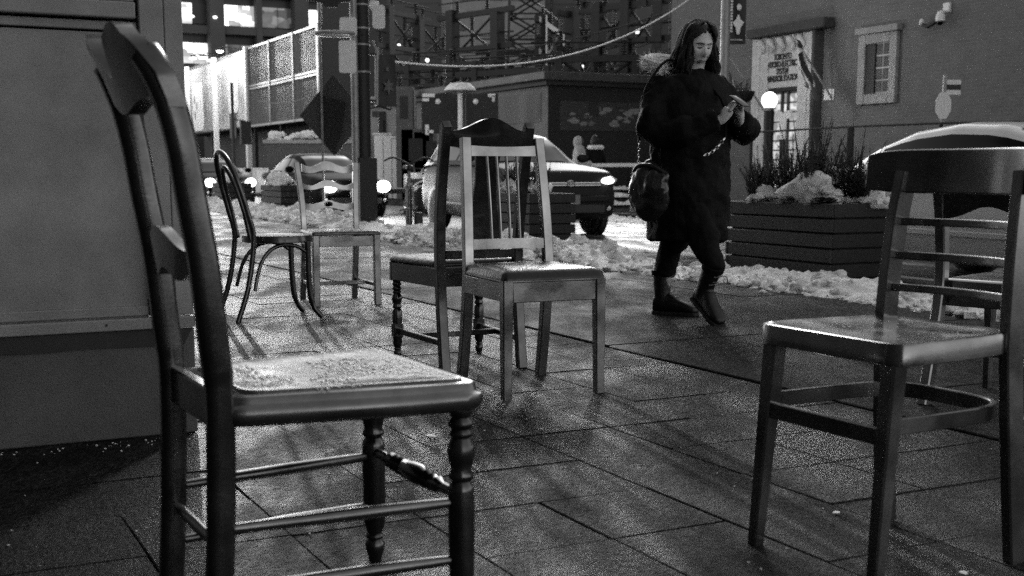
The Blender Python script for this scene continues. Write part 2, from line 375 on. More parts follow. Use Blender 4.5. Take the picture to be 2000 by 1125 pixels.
# smooth poured walkway in bays, a sunk joint against the pavers
bays = [(-3 + k * 1.62, -3 + (k + 1) * 1.62) for k in range(34)]
for s0, s1 in bays:
    if s1 < 1: continue
    MB().box(3.125, 5.18, s0 + .006, s1 - .006, -.1, rs.uniform(-.002, .003)).build('concrete_bay', M['concrete'], pave, bevel=.006)
    MB().box(5.192, 7.28, s0 + .006, s1 - .006, -.1, rs.uniform(-.002, .003)).build('concrete_bay', M['concrete'], pave, bevel=.006)

# grit, salt and crumbs of ice on the slabs
g = MB(); rg = random.Random(5)
for k in range(900):
    p, s = rg.uniform(-.6, 3.0), rg.uniform(1.9, 7.5)
    if rg.random() < .45: p, s = rg.gauss(2.2, .22), rg.gauss(4.1, .35)
    if p < .85 and s > 3.9: continue
    r = rg.uniform(.0012, .0038) * (1.6 if rg.random() < .06 else 1)
    g.ell((p, s, r * .4), (r * rg.uniform(.7, 1.4), r, r * .6), 5, 3)
for k in range(90):
    p, s = rg.uniform(-.9, .86), 3.94 - abs(rg.gauss(0, .09)); r = rg.uniform(.001, .0045); g.ell((p, s, r * .4), (r, r * rg.uniform(.6, 1.2), r * .7), 5, 3)
tag(put(g.build('ice_grit', M['snow'], smooth=None), 0, 0), 'scattered grit and crumbs of ice on the stone pavers', 'grit', kind='stuff')
lt = MB()
for (u, v, a, ln) in ((1557, 1017, 0, .022), (1925, 1118, .4, .03), (865, 852, .9, .05), (1590, 955, .2, .012), (1690, 950, .5, .01)):
    pass
for k, (p, s, r) in enumerate(((2.06, 2.27, .011), (1.98, 1.79, .012), (1.52, 3.55, .02))):
    single('litter_scrap', MB().slab([(r * math.cos(t * .9) * (1 + .3 * math.sin(t * 2)), r * .8 * math.sin(t * .9)) for t in range(7)], [(0, .9), (.002, 1), (.003, .9)]), M['white_paint'],
        ['pale round scrap on the pavers under the right-hand chair', 'pale scrap on the pavers at the lower right corner', 'pale torn scrap on the pavers beside the nearest turned chair leg'][k], 'litter', p, s, .004, k * 40)

# ------------------------------------------------------------ snow along the kerb
def lump(mb, c, r, seed, sub=1):
    n, m = (9, 6) if r < .06 else (12, 8); L = []
    for i in range(m + 1):
        th = math.pi * i / m; rr = max(math.sin(th), .03); ring = []
        for k in range(n):
            ph = 2 * math.pi * k / n; d = Vector((rr * math.cos(ph), rr * math.sin(ph), -math.cos(th)))
            f = 1 + .6 * noise.noise(d * 1.3 + Vector((seed * 1.7, seed * .3, 0))) + .45 * noise.noise(d * 3.1 + Vector((seed, 5, 0))) + .25 * noise.noise(d * 6.5 + Vector((seed, 9, 2)))
            ring.append((c[0] + d.x * r * f, c[1] + d.y * r * f, c[2] + d.z * r * f * .62))
        L.append(ring)
    mb.loops(L)
def snow_bank(name, label, s0, s1, pf, width, h, n, seed, rmin=.025, rmax=.085, base=0.0):
    r = random.Random(seed); mb = MB(); ns = max(8, int((s1 - s0) / .045)); npp = max(8, int(width / .035))
    def prof(a, b):
        s = s0 + b * (s1 - s0); edge = pf(s) + .16 * vn(s * 1.3, seed) + .07 * vn(s * 4.1, seed, 3)
        p = edge + a * width
        e = math.sin(math.pi * min(1, a * 1.02)) ** .6 * min(1, 6 * b + .02, 6 * (1 - b) + .02)
        z = h * e * (.55 + .5 * vn(p * 1.7, s * 1.7, seed) + .45 * abs(vn(p * 5.1, s * 5.1, seed)) + .34 * abs(vn(p * 11, s * 11, seed)) + .22 * vn(p * 23, s * 23, seed) + .10 * vn(p * 47, s * 47, seed)) - .025
        return (p, s, z + base)
    mb.grid(npp, ns, prof)
    for k in range(n):
        b = r.random(); a = r.random() ** 1.5 * .9; p, s, z = prof(a, b); rad = rmin * .5 + (rmax * .85 - rmin * .5) * r.random() ** 2.8
        if r.random() < .12: p -= r.random() * .18
        lump(mb, (p + r.uniform(-.05, .03), s, max(z, base) + rad * r.uniform(-.5, .3)), rad, k + seed)
    return tag(put(mb.build(name, M['snow'], smooth=60), 0, 0), label, 'snow', kind='stuff')
snow_bank('snow_bank', 'ridge of lumpy snow in front of the nearest planter and silver car', 3.6, 9.2, lambda s: 5.62 + .05 * (s - 5) * (s < 5), 1.05, .13, 420, 3)
snow_bank('snow_bank', 'ridge of lumpy snow before the slatted planter behind the middle chairs', 9.2, 15.4, lambda s: 5.5, 1.2, .22, 420, 11, .03, .11)
snow_bank('snow_bank', 'bright snow ridge in front of the far planters at the left', 15.8, 34, lambda s: 5.75 + .05 * (s - 15), 1.1, .26, 500, 17, .03, .12)
snow_bank('slush_ridge', 'low rough slush on the road beside the grey car', 10, 30, lambda s: 7.7 + .3 * vn(s * .2, 2), .7, .10, 260, 23, .02, .06, -.15)
snow_bank('slush_ridge', 'dirty slush along the far kerb behind the barricade', 12, 30, lambda s: 13.0, .9, .12, 200, 29, .03, .08, -.15)

# ------------------------------------------------------------ building pier at the left
pr = thing('building_pier', 'pale panelled shopfront pier with plinth and mouldings at the left edge', 'wall', 0, 3.95)
MB().box(-3.2, .875, .03, .75, 0, .345).build('plinth', M['pier_stucco'], pr, bevel=.006)
MB().box(-3.2, .875, .012, .02 + .02, .348, .385).build('sill_moulding', M['pier_metal'], pr, bevel=.004)
MB().box(-3.2, .735, .030, .05, .39, .422).build('panel_moulding', M['pier_metal'], pr, bevel=.004)
MB().box(-3.2, .735, .045, .75, .35, 1.262).build('smooth_panel', M['pier_metal'], pr)
MB().box(-3.2, .735, .030, .75, 1.268, 1.295).build('panel_moulding', M['pier_metal'], pr, bevel=.004)
MB().box(-3.2, .728, .000, .75, 1.302, 1.352).build('ledge', M['pier_metal'], pr, bevel=.005)
MB().box(-3.2, .728, .018, .75, 1.354, 1.392).build('ledge', M['pier_metal'], pr, bevel=.004)
MB().box(-3.2, .66, .045, .75, 1.394, 3.4).build('upper_panel', M['pier_metal'], pr)
MB().box(.672, .728, .028, .75, 1.394, 3.4).build('frame_bar', M['pier_metal'], pr, bevel=.004)
MB().box(.738, .812, .008, .75, .388, 3.4).build('corner_post', M['pier_metal'], pr, bevel=.004)
MB().box(.815, .872, .018, .75, .388, 3.4).build('corner_post', M['pier_metal'], pr, bevel=.004)
MB().box(-3.2, .86, .05, .74, 0, .02).build('base_shadow', M['pier_dark'], pr)  # dark strip standing in for the shadow at the wall foot
MB().box(-3.2, -2.2, -16, -.05, 0, 16).build('sky_blocker', M['pier_dark'], pr); MB().box(-3.2, .87, .76, 14, 0, 16).build('building_mass', M['pier_dark'], pr); MB().box(-3.2, .87, .05, .75, 3.42, 16).build('upper_storeys', M['pier_dark'], pr)  # side wall left of camera is unseen, added dark to block sky light
# dark wavy strip standing in for the shadow under the sill
zz = [(-3.0 + k * .08, .292 + .010 * vn(k * .35, 4) + .005 * vn(k * 1.7, 8)) for k in range(49)]
MB().prism([(x, z) for x, z in zz if x < .87] + [(.868, .346), (-3.0, .346)], .024, .034).build('sill_shadow', M['pier_dark'], pr, smooth=None)
MB().lathe([(.004, 0), (.004, .003)], (.60, .012, .368), 8, (0, -1, 0)).build('screw_head', M['pier_dark'], pr)

# ------------------------------------------------------------ chairs (local: front = -y, x = width)
def droplets(parent, poly, z, n, seed, rmax=.0042):
    r = random.Random(seed); mb = MB(); xs = [q[0] for q in poly]; ys = [q[1] for q in poly]
    for k in range(n):
        x, y = r.uniform(min(xs), max(xs)) * .9, r.uniform(min(ys), max(ys)) * .92
        if vn(x * 9, y * 9, seed) < -.05: continue
        rad = rmax * (.3 + .7 * r.random() ** 2); mb.ell((x, y, z), (rad * r.uniform(.8, 1.5), rad, rad * .55), 7, 5)
    return tag(mb.build('water_droplets', M['glint_water'], parent, smooth=180), kind='stuff')
TURN = [(.0, 0), (.016, .0), (.017, .03), (.021, .045), (.021, .055), (.016, .065), (.019, .08)]
def turned_leg(mb, x, y, h, r=.021):
    pr_ = [(.55, 0), (.62, .02), (.82, .06), (.9, .09), (.62, .115), (.8, .125), (.8, .135), (.66, .145), (.95, .2), (1.0, .32), (1.02, .48), (1.0, .60), (.92, .625), (.74, .64), (.95, .655), (.95, .668), (.78, .69), (.98, .73), (1.08, .765), (1.0, .80), (.74, .83), (.9, .845), (.9, .855), (.72, .868), (.98, .885), (.98, .90), (.74, .92), (.95, .945), (.95, .96), (.78, .975), (.92, 1.0)]
    mb.lathe([(a * r, b * h) for a, b in pr_], (x, y, 0), 16)

# chair with the slatted spindle back in the middle of the picture
t = thing('spindle_back_chair', 'metallic grey chair with four thin back spindles and padded seat, in front centre', 'chair', 2.235, 4.235, 0, -3, 'chairs set out on the pavement')
mt = M['bronze_light']
for sx in (-1, 1):
    MB().sweep([(sx * .195, -.215, 0), (sx * .192, -.212, .445)], [.034, .043], [.034, .043], ch=.1).build('leg', mt, t)
    MB().sweep(smooth_path([(sx * .178, .275, 0), (sx * .176, .235, .2), (sx * .176, .205, .42), (sx * .176, .205, .5), (sx * .170, .228, .72), (sx * .160, .268, .975)], 4), .040, [.038] * 8 + [.034] * 13, ch=.1).build('stile', mt, t)
MB().box(-.172, .172, -.228, -.206, .362, .438).build('apron', mt, t, bevel=.003)
for sx in (-1, 1): MB().box(sx * .187 - .011, sx * .187 + .011, -.19, .19, .364, .436).build('apron', mt, t, bevel=.003)
MB().box(-.156, .156, .19, .212, .366, .434).build('apron', mt, t, bevel=.003)
sp = rpoly([(-.215, -.235), (.215, -.235), (.195, .195), (-.195, .195)], .03)
seat = MB().slab(sp, [(.440, .96), (.444, 1), (.452, 1), (.456, .985), (.468, .97), (.480, .90), (.486, .75), (.488, .4)]).build('seat_pad', M['leather'], t, smooth=60)
MB().slab(sp, [(.4385, .985), (.4405, 1.008), (.4445, 1.008), (.4465, .99)]).build('piping', mt, t, smooth=60)
droplets(seat, sp, .486, 420, 4, .003)
yb = lambda x, z: .205 + .26 * (z - .5) ** 1.5 * .5 + .030 * (1 - (x / .17) ** 2) if z > .5 else .205
xs = [-.158 + .316 * k / 14 for k in range(15)]
MB().strip(xs, lambda x: .905, lambda x: .948 - .006 * (1 - (x / .16) ** 2), lambda x, z: yb(x, z) + .012, .018).build('crest_rail', mt, t)
MB().strip(xs, lambda x: .535, lambda x: .575, lambda x, z: yb(x, z) - .005, .018).build('lower_rail', mt, t)
for x in (-.063, -.021, .021, .063):
    MB().tube([(x * .98, yb(x, .55) - .004, .56), (x, yb(x, .74) + .004, .74), (x * 1.03, yb(x, .92) + .010, .92)], .0065, 8).build('spindle', mt, t)

# dark chair with an arched crest right behind it, facing away
t = thing('arched_crest_chair', 'dark chair with arched crest and turned front legs, just behind the spindle-back chair', 'chair', 2.255, 4.935, 0, 180, 'chairs set out on the pavement')
md = M['bronze_dark']
for sx in (-1, 1):
    lg = MB(); turned_leg(lg, sx * .205, -.235, .36, .022); lg.build('leg', md, t, smooth=50)
    MB().box(sx * .205 - .022, sx * .205 + .022, -.257, -.213, .10, .165).build('leg_block', md, t, bevel=.004)
    MB().sweep(smooth_path([(sx * .182, .245, 0), (sx * .182, .22, .2), (sx * .182, .20, .45), (sx * .188, .225, .72), (sx * .190, .285, 1.0), (sx * .190, .292, 1.022)], 4), .042, .036, ch=.12).build('stile', md, t)
    MB().sweep([(sx * .203, -.215, .13), (sx * .184, .22, .125)], .020, .026).build('stretcher', md, t)
MB().sweep([(-.195, -.03, .128), (.195, -.03, .128)], .022, .024, side=(0, 1, 0)).build('stretcher', md, t)
MB().box(-.23, .23, -.262, -.238, .358, .445).build('apron', md, t, bevel=.004)
MB().box(-.18, .18, .19, .212, .362, .445).build('apron', md, t, bevel=.004)
for sx in (-1, 1): MB().sweep([(sx * .217, -.238, .402), (sx * .192, .20, .402)], .022, .082).build('apron', md, t)
sp5 = rpoly([(-.235, -.265), (.235, -.265), (.20, .19), (-.20, .19)], .03)
seat = MB().slab(sp5, [(.446, 1), (.452, 1.01), (.458, 1), (.468, .97), (.476, .86), (.478, .5)]).build('seat_pad', M['leather'], t, smooth=60)
droplets(seat, sp5, .476, 260, 9, .003)
bk = lambda x, z: .20 + .09 * max(0, (z - .45) / .55) ** 1.4 + .018 * (1 - (x / .19) ** 2)
xs = [-.178 + .356 * k / 20 for k in range(21)]
MB().strip(xs, lambda x: .925 - .02 * math.cos(x / .178 * math.pi), lambda x: 1.008 + .052 * (.5 + .5 * math.cos(x / .178 * math.pi)) ** 1.2, bk, .022).build('crest_rail', md, t)
MB().loops([[(sg * hw, bk(0, z) + dy, z) for sg, dy in ((-1, -.006), (1, -.006), (1, .006), (-1, .006))] for z, hw in ((.5, .085), (.56, .085), (.62, .078), (.7, .058), (.8, .048), (.9, .055), (.95, .06))]).build('splat', md, t)
MB().strip(xs[1:-1], lambda x: .478, lambda x: .515, bk, .02).build('lower_rail', md, t)

# big dark chair at the left, seen from behind its side
t = thing('turned_leg_chair', 'large dark glossy chair with turned legs and wet seat, nearest at the left', 'chair', .734, 2.228, 0, 91.5, 'chairs set out on the pavement')
mm = M['bronze_mid']
for sx in (-1, 1):
    lg = MB(); turned_leg(lg, sx * .215, -.183, .43, .0245); lg.build('leg', M['bronze_dark'], t, smooth=50)
    sp1 = smooth_path([(sx * .168, .272, 0), (sx * .170, .256, .22), (sx * .172, .250, .45), (sx * .173, .258, .56), (sx * .175, .270, .69), (sx * .176, .287, .80), (sx * .176, .299, .885), (sx * .172, .315, .955), (sx * .164, .334, 1.005), (sx * .15, .350, 1.035)], 10)
    MB().sweep(sp1, [.038] * 24 + [.042] * (len(sp1) - 27) + [.038, .030, .018], [.046] * 24 + [.048] * (len(sp1) - 27) + [.042, .034, .020], ch=.24).build('stile', M['bronze_dark'], t, smooth=60)
    for z in (.125, .235):
        MB().lathe([(.0085, 0), (.0105, .06), (.0125, .2), (.0105, .34), (.0085, .43)], (sx * .212, -.18, z), 12, (-sx * .040, .42, -.004)).build('stretcher', mm, t, smooth=50)
fs = [(.010, 0), (.0115, .06), (.010, .075), (.017, .09), (.012, .102), (.0185, .115), (.0125, .128), (.0195, .142), (.013, .155), (.0205, .17), (.0215, .205)]
fs = fs + [(r, .41 - h) for r, h in fs[::-1][1:]]
MB().lathe(fs, (-.205, -.183, .245), 14, (1, 0, 0)).build('front_stretcher', M['bronze_dark'], t, smooth=50)
MB().lathe([(.009, 0), (.012, .17), (.009, .34)], (-.17, .250, .19), 12, (1, 0, 0)).build('rear_stretcher', mm, t, smooth=50)
o1 = rpoly([(-.255, -.225), (.255, -.225), (.240, -.03), (.188, .255), (-.188, .255), (-.240, -.03)], .045, 6)
MB().slab(o1, [(.408, .90), (.41, .955), (.418, .985), (.430, 1.0), (.442, .992), (.446, .965), (.449, .955), (.458, .95), (.462, .93)]).build('seat_frame', mm, t, smooth=50)
o2 = rpoly([(-.228, -.195), (.228, -.195), (.168, .21), (-.168, .21)], .04, 6)
seat = MB().slab(o2, [(.455, .99), (.463, 1.0), (.468, .985), (.469, .95), (.4665, .93), (.4655, .6)]).build('seat_panel', M['wet_seat'], t, smooth=50)
droplets(seat, o2, .466, 1500, 6, .0046)
MB().sweep([(-.155, .245, .435), (.155, .245, .435)], .024, .07, side=(0, 1, 0)).build('rear_apron', mm, t)
cb = lambda x, z: lerp_tab([(.5, .246), (.69, .270), (.8, .288), (.885, .300), (.955, .317), (1.005, .336), (1.06, .362)], z)[0] + .022 * (1 - (x / .17) ** 2)
xs = [-.198 + .396 * k / 32 for k in range(33)]
def c1top(x):
    a = abs(x) / .198
    return 1.035 - .040 * math.exp(-(x / .032) ** 2) + .046 * math.exp(-((abs(x) - .105) / .055) ** 2) - .04 * max(0, a - .85) / .15
MB().strip(xs, lambda x: .962 - .024 * math.exp(-(x / .08) ** 2) - .02 * max(0, (abs(x) - .15) / .05) ** 2, c1top, cb, .030, 5).build('crest_rail', M['bronze_dark'], t, smooth=60)
MB().strip(xs[4:-4], lambda x: .665 + .010 * math.cos(x * 40), lambda x: .728 + .020 * math.cos(x * 22), lambda x, z: cb(x, z) - .004, .022).build('middle_rail', M['bronze_dark'], t, smooth=60)

# bent-metal chair at the right
t = thing('curved_crest_chair', 'grey metal chair with wide curved top rail and three thin rails, cut by right edge', 'chair', 1.935, 1.985, 0, -88, 'chairs set out on the pavement')
mt = M['bronze_mid']
for sx in (-1, 1):
    MB().sweep([(sx * .183, -.205, 0), (sx * .176, -.170, .475)], [.028, .041], [.028, .041], ch=.12).build('leg', mt, t)
    MB().sweep(smooth_path([(sx * .188, .208, 0), (sx * .184, .185, .22), (sx * .178, .168, .45), (sx * .176, .168, .55), (sx * .170, .180, .72), (sx * .163, .198, .84)], 4), [.028] * 21, [.050] * 21, ch=.12).build('stile', mt, t)
o3 = rpoly([(-.218, -.202), (.218, -.202), (.205, .06), (.178, .178), (-.178, .178), (-.205, .06)], .06, 6)
seat = MB().slab(o3, [(.462, .985), (.464, 1.0), (.502, 1.0), (.507, .99), (.5085, .965), (.505, .86), (.5005, .68), (.498, .4)]).build('seat', mt, t, smooth=45)
droplets(seat, [(-.2, -.18), (.2, -.18), (.2, .1), (-.2, .1)], .507, 140, 12, .0028)
MB().sweep([(-.175, -.187, .315), (.175, -.187, .315)], .014, .036, side=(0, 1, 0)).build('front_stretcher', mt, t)
hoop = smooth_path([(-.178, -.18, .335), (-.176, 0, .335), (-.170, .11, .335), (-.12, .185, .335), (0, .20, .335), (.12, .185, .335), (.170, .11, .335), (.176, 0, .335), (.178, -.18, .335)], 5)
MB().sweep(hoop, .034, .013, side=(0, 0, 1)).build('hoop_stretcher', mt, t)
xs = [-.240 + .48 * k / 24 for k in range(25)]
cy = lambda x, z: .155 + .08 * (z - .55) + .05 * (1 - (x / .2) ** 2)
MB().strip(xs, lambda x: .792 + .010 * (abs(x) / .24) ** 6, lambda x: .892 - .012 * (abs(x) / .24) ** 8, cy, .022, 4).build('crest_rail', mt, t, bevel=.004)
for z in (.565, .640, .718):
    MB().strip(xs[4:-4], lambda x: z, lambda x: z + .018, lambda x, q: cy(x, q) - .004, .012).build('back_rail', mt, t, bevel=.003)

# chair half hidden behind it, seen from behind
t = thing('panel_back_chair', 'dark chair with solid arched back panel, half hidden behind the curved-crest chair', 'chair', 3.67, 3.15, 0, 105, 'chairs set out on the pavement')
mt = M['bronze_mid']
for sx in (-1, 1):
    MB().sweep([(sx * .20, -.22, 0), (sx * .195, -.20, .42)], [.03, .04], [.03, .04]).build('leg', mt, t)
    MB().sweep(smooth_path([(sx * .185, .285, 0), (sx * .185, .235, .22), (sx * .185, .20, .46), (sx * .187, .225, .7), (sx * .18, .28, .885)], 4), .040, .040, ch=.12).build('stile', mt, t)
    for z in (.17, .235): MB().tube([(sx * .19, -.2, z), (sx * .186, .235, z)], .009).build('stretcher', mt, t)
MB().tube([(-.186, .02, .17), (.186, .02, .17)], .009).build('stretcher', mt, t)
o4 = rpoly([(-.225, -.235), (.225, -.235), (.195, .19), (-.195, .19)], .04)
MB().slab(o4, [(.418, .97), (.422, 1), (.45, 1), (.456, .97), (.458, .8)]).build('seat', mt, t)
MB().sweep([(-.16, .192, .39), (.16, .192, .39)], .02, .06, side=(0, 1, 0)).build('rear_apron', mt, t)
for sx in (-1, 1): MB().prism([(sx * .163, .36), (sx * .163, .417), (sx * .11, .417), (sx * .14, .385)], .182, .202).build('corner_bracket', mt, t)
xs = [-.166 + .332 * k / 18 for k in range(19)]
cy4 = lambda x, z: .20 + .16 * max(0, z - .46) ** 1.3 + .01
MB().strip(xs, lambda x: .675 + .045 * (.5 + .5 * math.cos(x / .166 * math.pi)), lambda x: .865 + .05 * (.5 + .5 * math.cos(x / .166 * math.pi)), cy4, .016, 4).build('back_panel', M['bronze_dark'], t)

# bentwood chair far left
t = thing('bentwood_chair', 'dark bentwood chair with double hoop back, standing beside the ladder-back chair', 'chair', 2.055, 7.06, 0, 92, 'chairs set out on the pavement')
md = M['bronze_dark']
seatp = [(.205 * math.cos(k * math.pi / 16), .205 * math.sin(k * math.pi / 16)) for k in range(32)]
MB().slab(seatp, [(.438, .98), (.44, 1), (.474, 1), (.479, .985), (.478, .9), (.472, .7)]).build('seat', md, t, smooth=45)
def hoopb(w, z1, y1):
    yy = lambda z: .20 + (y1 - .20) * max(0, (z - .46) / (z1 - .46)) ** 1.25; h = .24
    L = [(-w, yy(.46), .46), (-w * 1.01, yy(.6), .60)]
    for k in range(0, 11):
        a = math.pi * k / 10; z = z1 - h + h * math.sin(a); L.append((-w * math.cos(a), yy(z), z))
    return L + [(w * 1.01, yy(.6), .60), (w, yy(.46), .46)]
MB().tube(smooth_path([(-.20, .31, 0), (-.19, .24, .2)] + hoopb(.185, .955, .33) + [(.19, .24, .2), (.20, .31, 0)], 4), .0155, 10).build('back_hoop', md, t, smooth=60)
MB().tube(smooth_path(hoopb(.115, .87, .305), 4), .012, 8).build('inner_hoop', md, t, smooth=60)
for sx in (-1, 1):
    MB().tube(smooth_path([(sx * .165, -.205, 0), (sx * .150, -.155, .07), (sx * .148, -.135, .2), (sx * .15, -.13, .445)], 5), [.014] * 6 + [.0175] * 10, 10).build('leg', md, t, smooth=60)
    MB().tube(smooth_path([(sx * .178, .20, .17), (sx * .165, .165, .30), (sx * .155, .11, .385), (sx * .15, .03, .425), (sx * .15, -.06, .418), (sx * .15, -.115, .385)], 5), .0115, 8).build('leg_brace', md, t, smooth=60)

# ladder-back chair
t = thing('ladder_back_chair', 'light grey ladder-back chair with wavy rails standing farthest down the pavement', 'chair', 2.63, 7.66, 0, -5, 'chairs set out on the pavement')
mt = M['bronze_light']
for sx in (-1, 1):
    MB().sweep([(sx * .200, -.225, 0), (sx * .197, -.222, .445)], .042, .042, ch=.1).build('leg', mt, t)
    MB().sweep(smooth_path([(sx * .178, .28, 0), (sx * .176, .235, .2), (sx * .176, .20, .45), (sx * .182, .225, .68), (sx * .20, .275, .90)], 4), .036, .034, ch=.1).build('stile', mt, t)
    MB().sweep([(sx * .199, -.21, .125), (sx * .18, .24, .125)], .016, .024).build('stretcher', mt, t)
MB().sweep([(-.19, .0, .125), (.19, .0, .125)], .018, .024, side=(0, 1, 0)).build('stretcher', mt, t)
MB().box(-.175, .175, -.238, -.216, .375, .442).build('apron', mt, t, bevel=.003)
for sx in (-1, 1): MB().box(sx * .192 - .01, sx * .192 + .01, -.2, .19, .376, .440).build('apron', mt, t, bevel=.003)
sp7 = rpoly([(-.222, -.248), (.222, -.248), (.20, .20), (-.20, .20)], .02)
MB().slab(sp7, [(.446, 1), (.452, 1.01), (.462, 1.0), (.470, .97), (.472, .7)]).build('seat', M['wet_seat'], t)
ly = lambda x, z: .20 + .12 * max(0, z - .45) ** 1.2 + .022 * (1 - (x / .17) ** 2)
xs = [-.172 + .344 * k / 20 for k in range(21)]
for z, h in ((.60, .042), (.735, .036), (.845, .05)):
    wave = lambda x, z=z: z + .010 * math.cos(x / .17 * math.pi * 1.5)
    if h == .042:
        rr = MB().strip([q for q in xs if q <= -.035] + [-.03], lambda x: wave(x), lambda x: wave(x) + h, ly, .015)
        rr.strip([.03] + [q for q in xs if q >= .035], lambda x: wave(x), lambda x: wave(x) + h, ly, .015)
        mid = [-.03 + .06 * k / 8 for k in range(9)]
        rr.strip(mid, lambda x: wave(x), lambda x: wave(x) + .012 - .008 * math.cos(x / .03 * math.pi / 2), ly, .015).strip(mid, lambda x: wave(x) + h - .010 + .008 * math.cos(x / .03 * math.pi / 2), lambda x: wave(x) + h + .004, ly, .015)
        rr.build('ladder_rail', mt, t)
    else: MB().strip(xs, wave, lambda x, h=h: wave(x) + h + .008 * math.cos(x / .17 * math.pi * 1.5), ly, .015).build('ladder_rail', mt, t)
# ------------------------------------------------------------ planters with winter shrubs
def make_planter(L=1.40, Wd=.60, H=.60, n=5):
    t = thing('planter_box', 'x', 'planter', 0, 0)
    hb = H / n
    for k in range(n):
        z0 = k * hb + .004; z1 = (k + 1) * hb - .008
        for nm, b in (('plank', (-Wd / 2, -Wd / 2 + .035, 0.02, L - .02)), ('plank', (Wd / 2 - .035, Wd / 2, 0.02, L - .02)), ('plank', (-Wd / 2 - .004, Wd / 2 + .004, 0, .034)), ('plank', (-Wd / 2 - .004, Wd / 2 + .004, L - .034, L))):
            i = .004 * ((k * 7 + int(b[0] * 50)) % 3)
            MB().box(b[0] - i, b[1] + i, b[2], b[3], z0, z1).build('plank', M['plank'], t, bevel=.006)
    MB().box(-Wd / 2 + .037, Wd / 2 - .037, .037, L - .037, .02, H - .04).build('soil', M['soil'], t)
    return t
def sprig(mb, base, d, ln, r, den=46, lw=.028, spread=.05):
    d = Vector(d).normalized(); b = Vector(base); side = d.orthogonal().normalized(); s2 = d.cross(side)
    for k in range(den):
        t_ = r.random() ** .8; q = b + d * (ln * t_); a = r.uniform(0, 6.28); o = (side * math.cos(a) + s2 * math.sin(a))
        wdt = lw * (1.15 - .75 * t_) * r.uniform(.7, 1.2); tip = q + (o * .8 + d * .9).normalized() * wdt * 1.7; c = d.cross(o) * wdt * .28
        m_ = q + (tip - q) * .5 + d * .003
        mb.add([q, m_ + c, tip, m_ - c], [(0, 1, 2, 3)])
def shrub(name, label, p, s, z, h, n, seed, m='needles', group=None, spread=.16, lw=.026, den=46):
    r = random.Random(seed); t = thing(name, label, 'shrub', p, s, z, group=group); f = MB(); st_ = MB()
    for k in range(n):
        a = r.uniform(0, 6.28); lean = r.uniform(.05, .55); d = Vector((math.cos(a) * lean, math.sin(a) * lean, 1)).normalized()
        b = (math.cos(a) * spread * .35 * r.random(), math.sin(a) * spread * .35 * r.random(), 0); ln = h * r.uniform(.5, 1.0) * (1.1 - lean * .5)
        st_.tube([b, Vector(b) + d * ln], [.006, .002], 5); sprig(f, Vector(b) + d * ln * .12, d, ln * .9, r, den, lw)
        for q in range(3):
            a2 = r.uniform(0, 6.28); d2 = (d + Vector((math.cos(a2), math.sin(a2), .3)) * .6).normalized(); b2 = Vector(b) + d * ln * r.uniform(.2, .6)
            sprig(f, b2, d2, ln * .35, r, den // 2, lw * .9); st_.tube([b2, b2 + d2 * ln * .3], [.004, .0015], 4)
    f.build('foliage', M[m], t, smooth=None); st_.build('stems', M['twig'], t)
    return t
def kale(label, p, s, z, r0, seed, group):
    r = random.Random(seed); t = thing('leafy_plant', label, 'plant', p, s, z, group=group); mb = MB()
    for k in range(26):
        a = k * 2.399; el = .25 + .9 * (k / 26); ln = r0 * (1.1 - .5 * k / 26); d = Vector((math.cos(a) * math.cos(el), math.sin(a) * math.cos(el), math.sin(el))); sd = Vector((-math.sin(a), math.cos(a), 0)); up = d.cross(sd) * -1
        w_ = ln * .42; rows = []
        for i in range(4):
            tt = i / 3; wd = w_ * math.sin(math.pi * (.15 + .75 * tt)); c = d * ln * tt + Vector((0, 0, -.25 * ln * tt * tt))
            rows.append([c - sd * wd + up * .02 * r.random(), c, c + sd * wd + up * .02 * r.random()])
        mb.add([q for l in rows for q in l], [(i * 3 + j, i * 3 + j + 1, i * 3 + j + 4, i * 3 + j + 3) for i in range(3) for j in range(2)])
    mb.build('leaves', M['leaf'], t, smooth=60); MB().tube([(0, 0, -.05), (0, 0, .05)], [.012, .008], 6).build('stem', M['twig'], t)
    return t
def snow_heap(label, p, s, z, rp, rs_, h, seed, n=10):
    mb = MB(); r = random.Random(seed); L = []
    for i in range(13):
        th = math.pi * (i / 12) * .62; rr = max(math.sin(th) / math.sin(math.pi * .62 if th > 1.57 else 1.57), .02); ring = []
        for k in range(26):
            ph = 2 * math.pi * k / 26; d = Vector((math.cos(ph) * math.sin(th), math.sin(ph) * math.sin(th), math.cos(th)))
            f = 1 + .5 * noise.noise(d * 1.5 + Vector((seed, 0, 0))) + .22 * noise.noise(d * 4 + Vector((seed, 3, 0))); fz = 1 + .35 * noise.noise(Vector((d.x, d.y, 0)) * 2.2 + Vector((0, seed, 0)))
            ring.append((d.x * rp * f, d.y * rs_ * f, d.z * h * fz))
        L.append(ring)
    mb.loops(L)
    for k in range(n): lump(mb, (r.uniform(-1, 1) * rp, r.uniform(-1, 1) * rs_, r.uniform(0, .4) * h), r.uniform(.025, .055), seed + k)
    return single('snow_heap', mb, M['snow'], label, 'snow', p, s, z, smooth=60)
proto = make_planter()
def planter(i, p, s, label):
    o = proto if i == 0 else copy_tree(proto)
    put(o, p, s, 0); return tag(o, label, 'planter', 'slatted planter boxes along the kerb')
planter(0, 6.97, 7.50, 'big dark slatted planter with snowy shrubs to the right of the pedestrian')
planter(1, 7.02, 12.72, 'dark slatted planter seen through the backs of the two middle chairs')
planter(2, 7.18, 23.3, 'slatted planter with white blooms behind the ladder-back chair, left of its stile')
planter(3, 7.6, 29.2, 'slatted planter showing through the back of the bentwood chair')
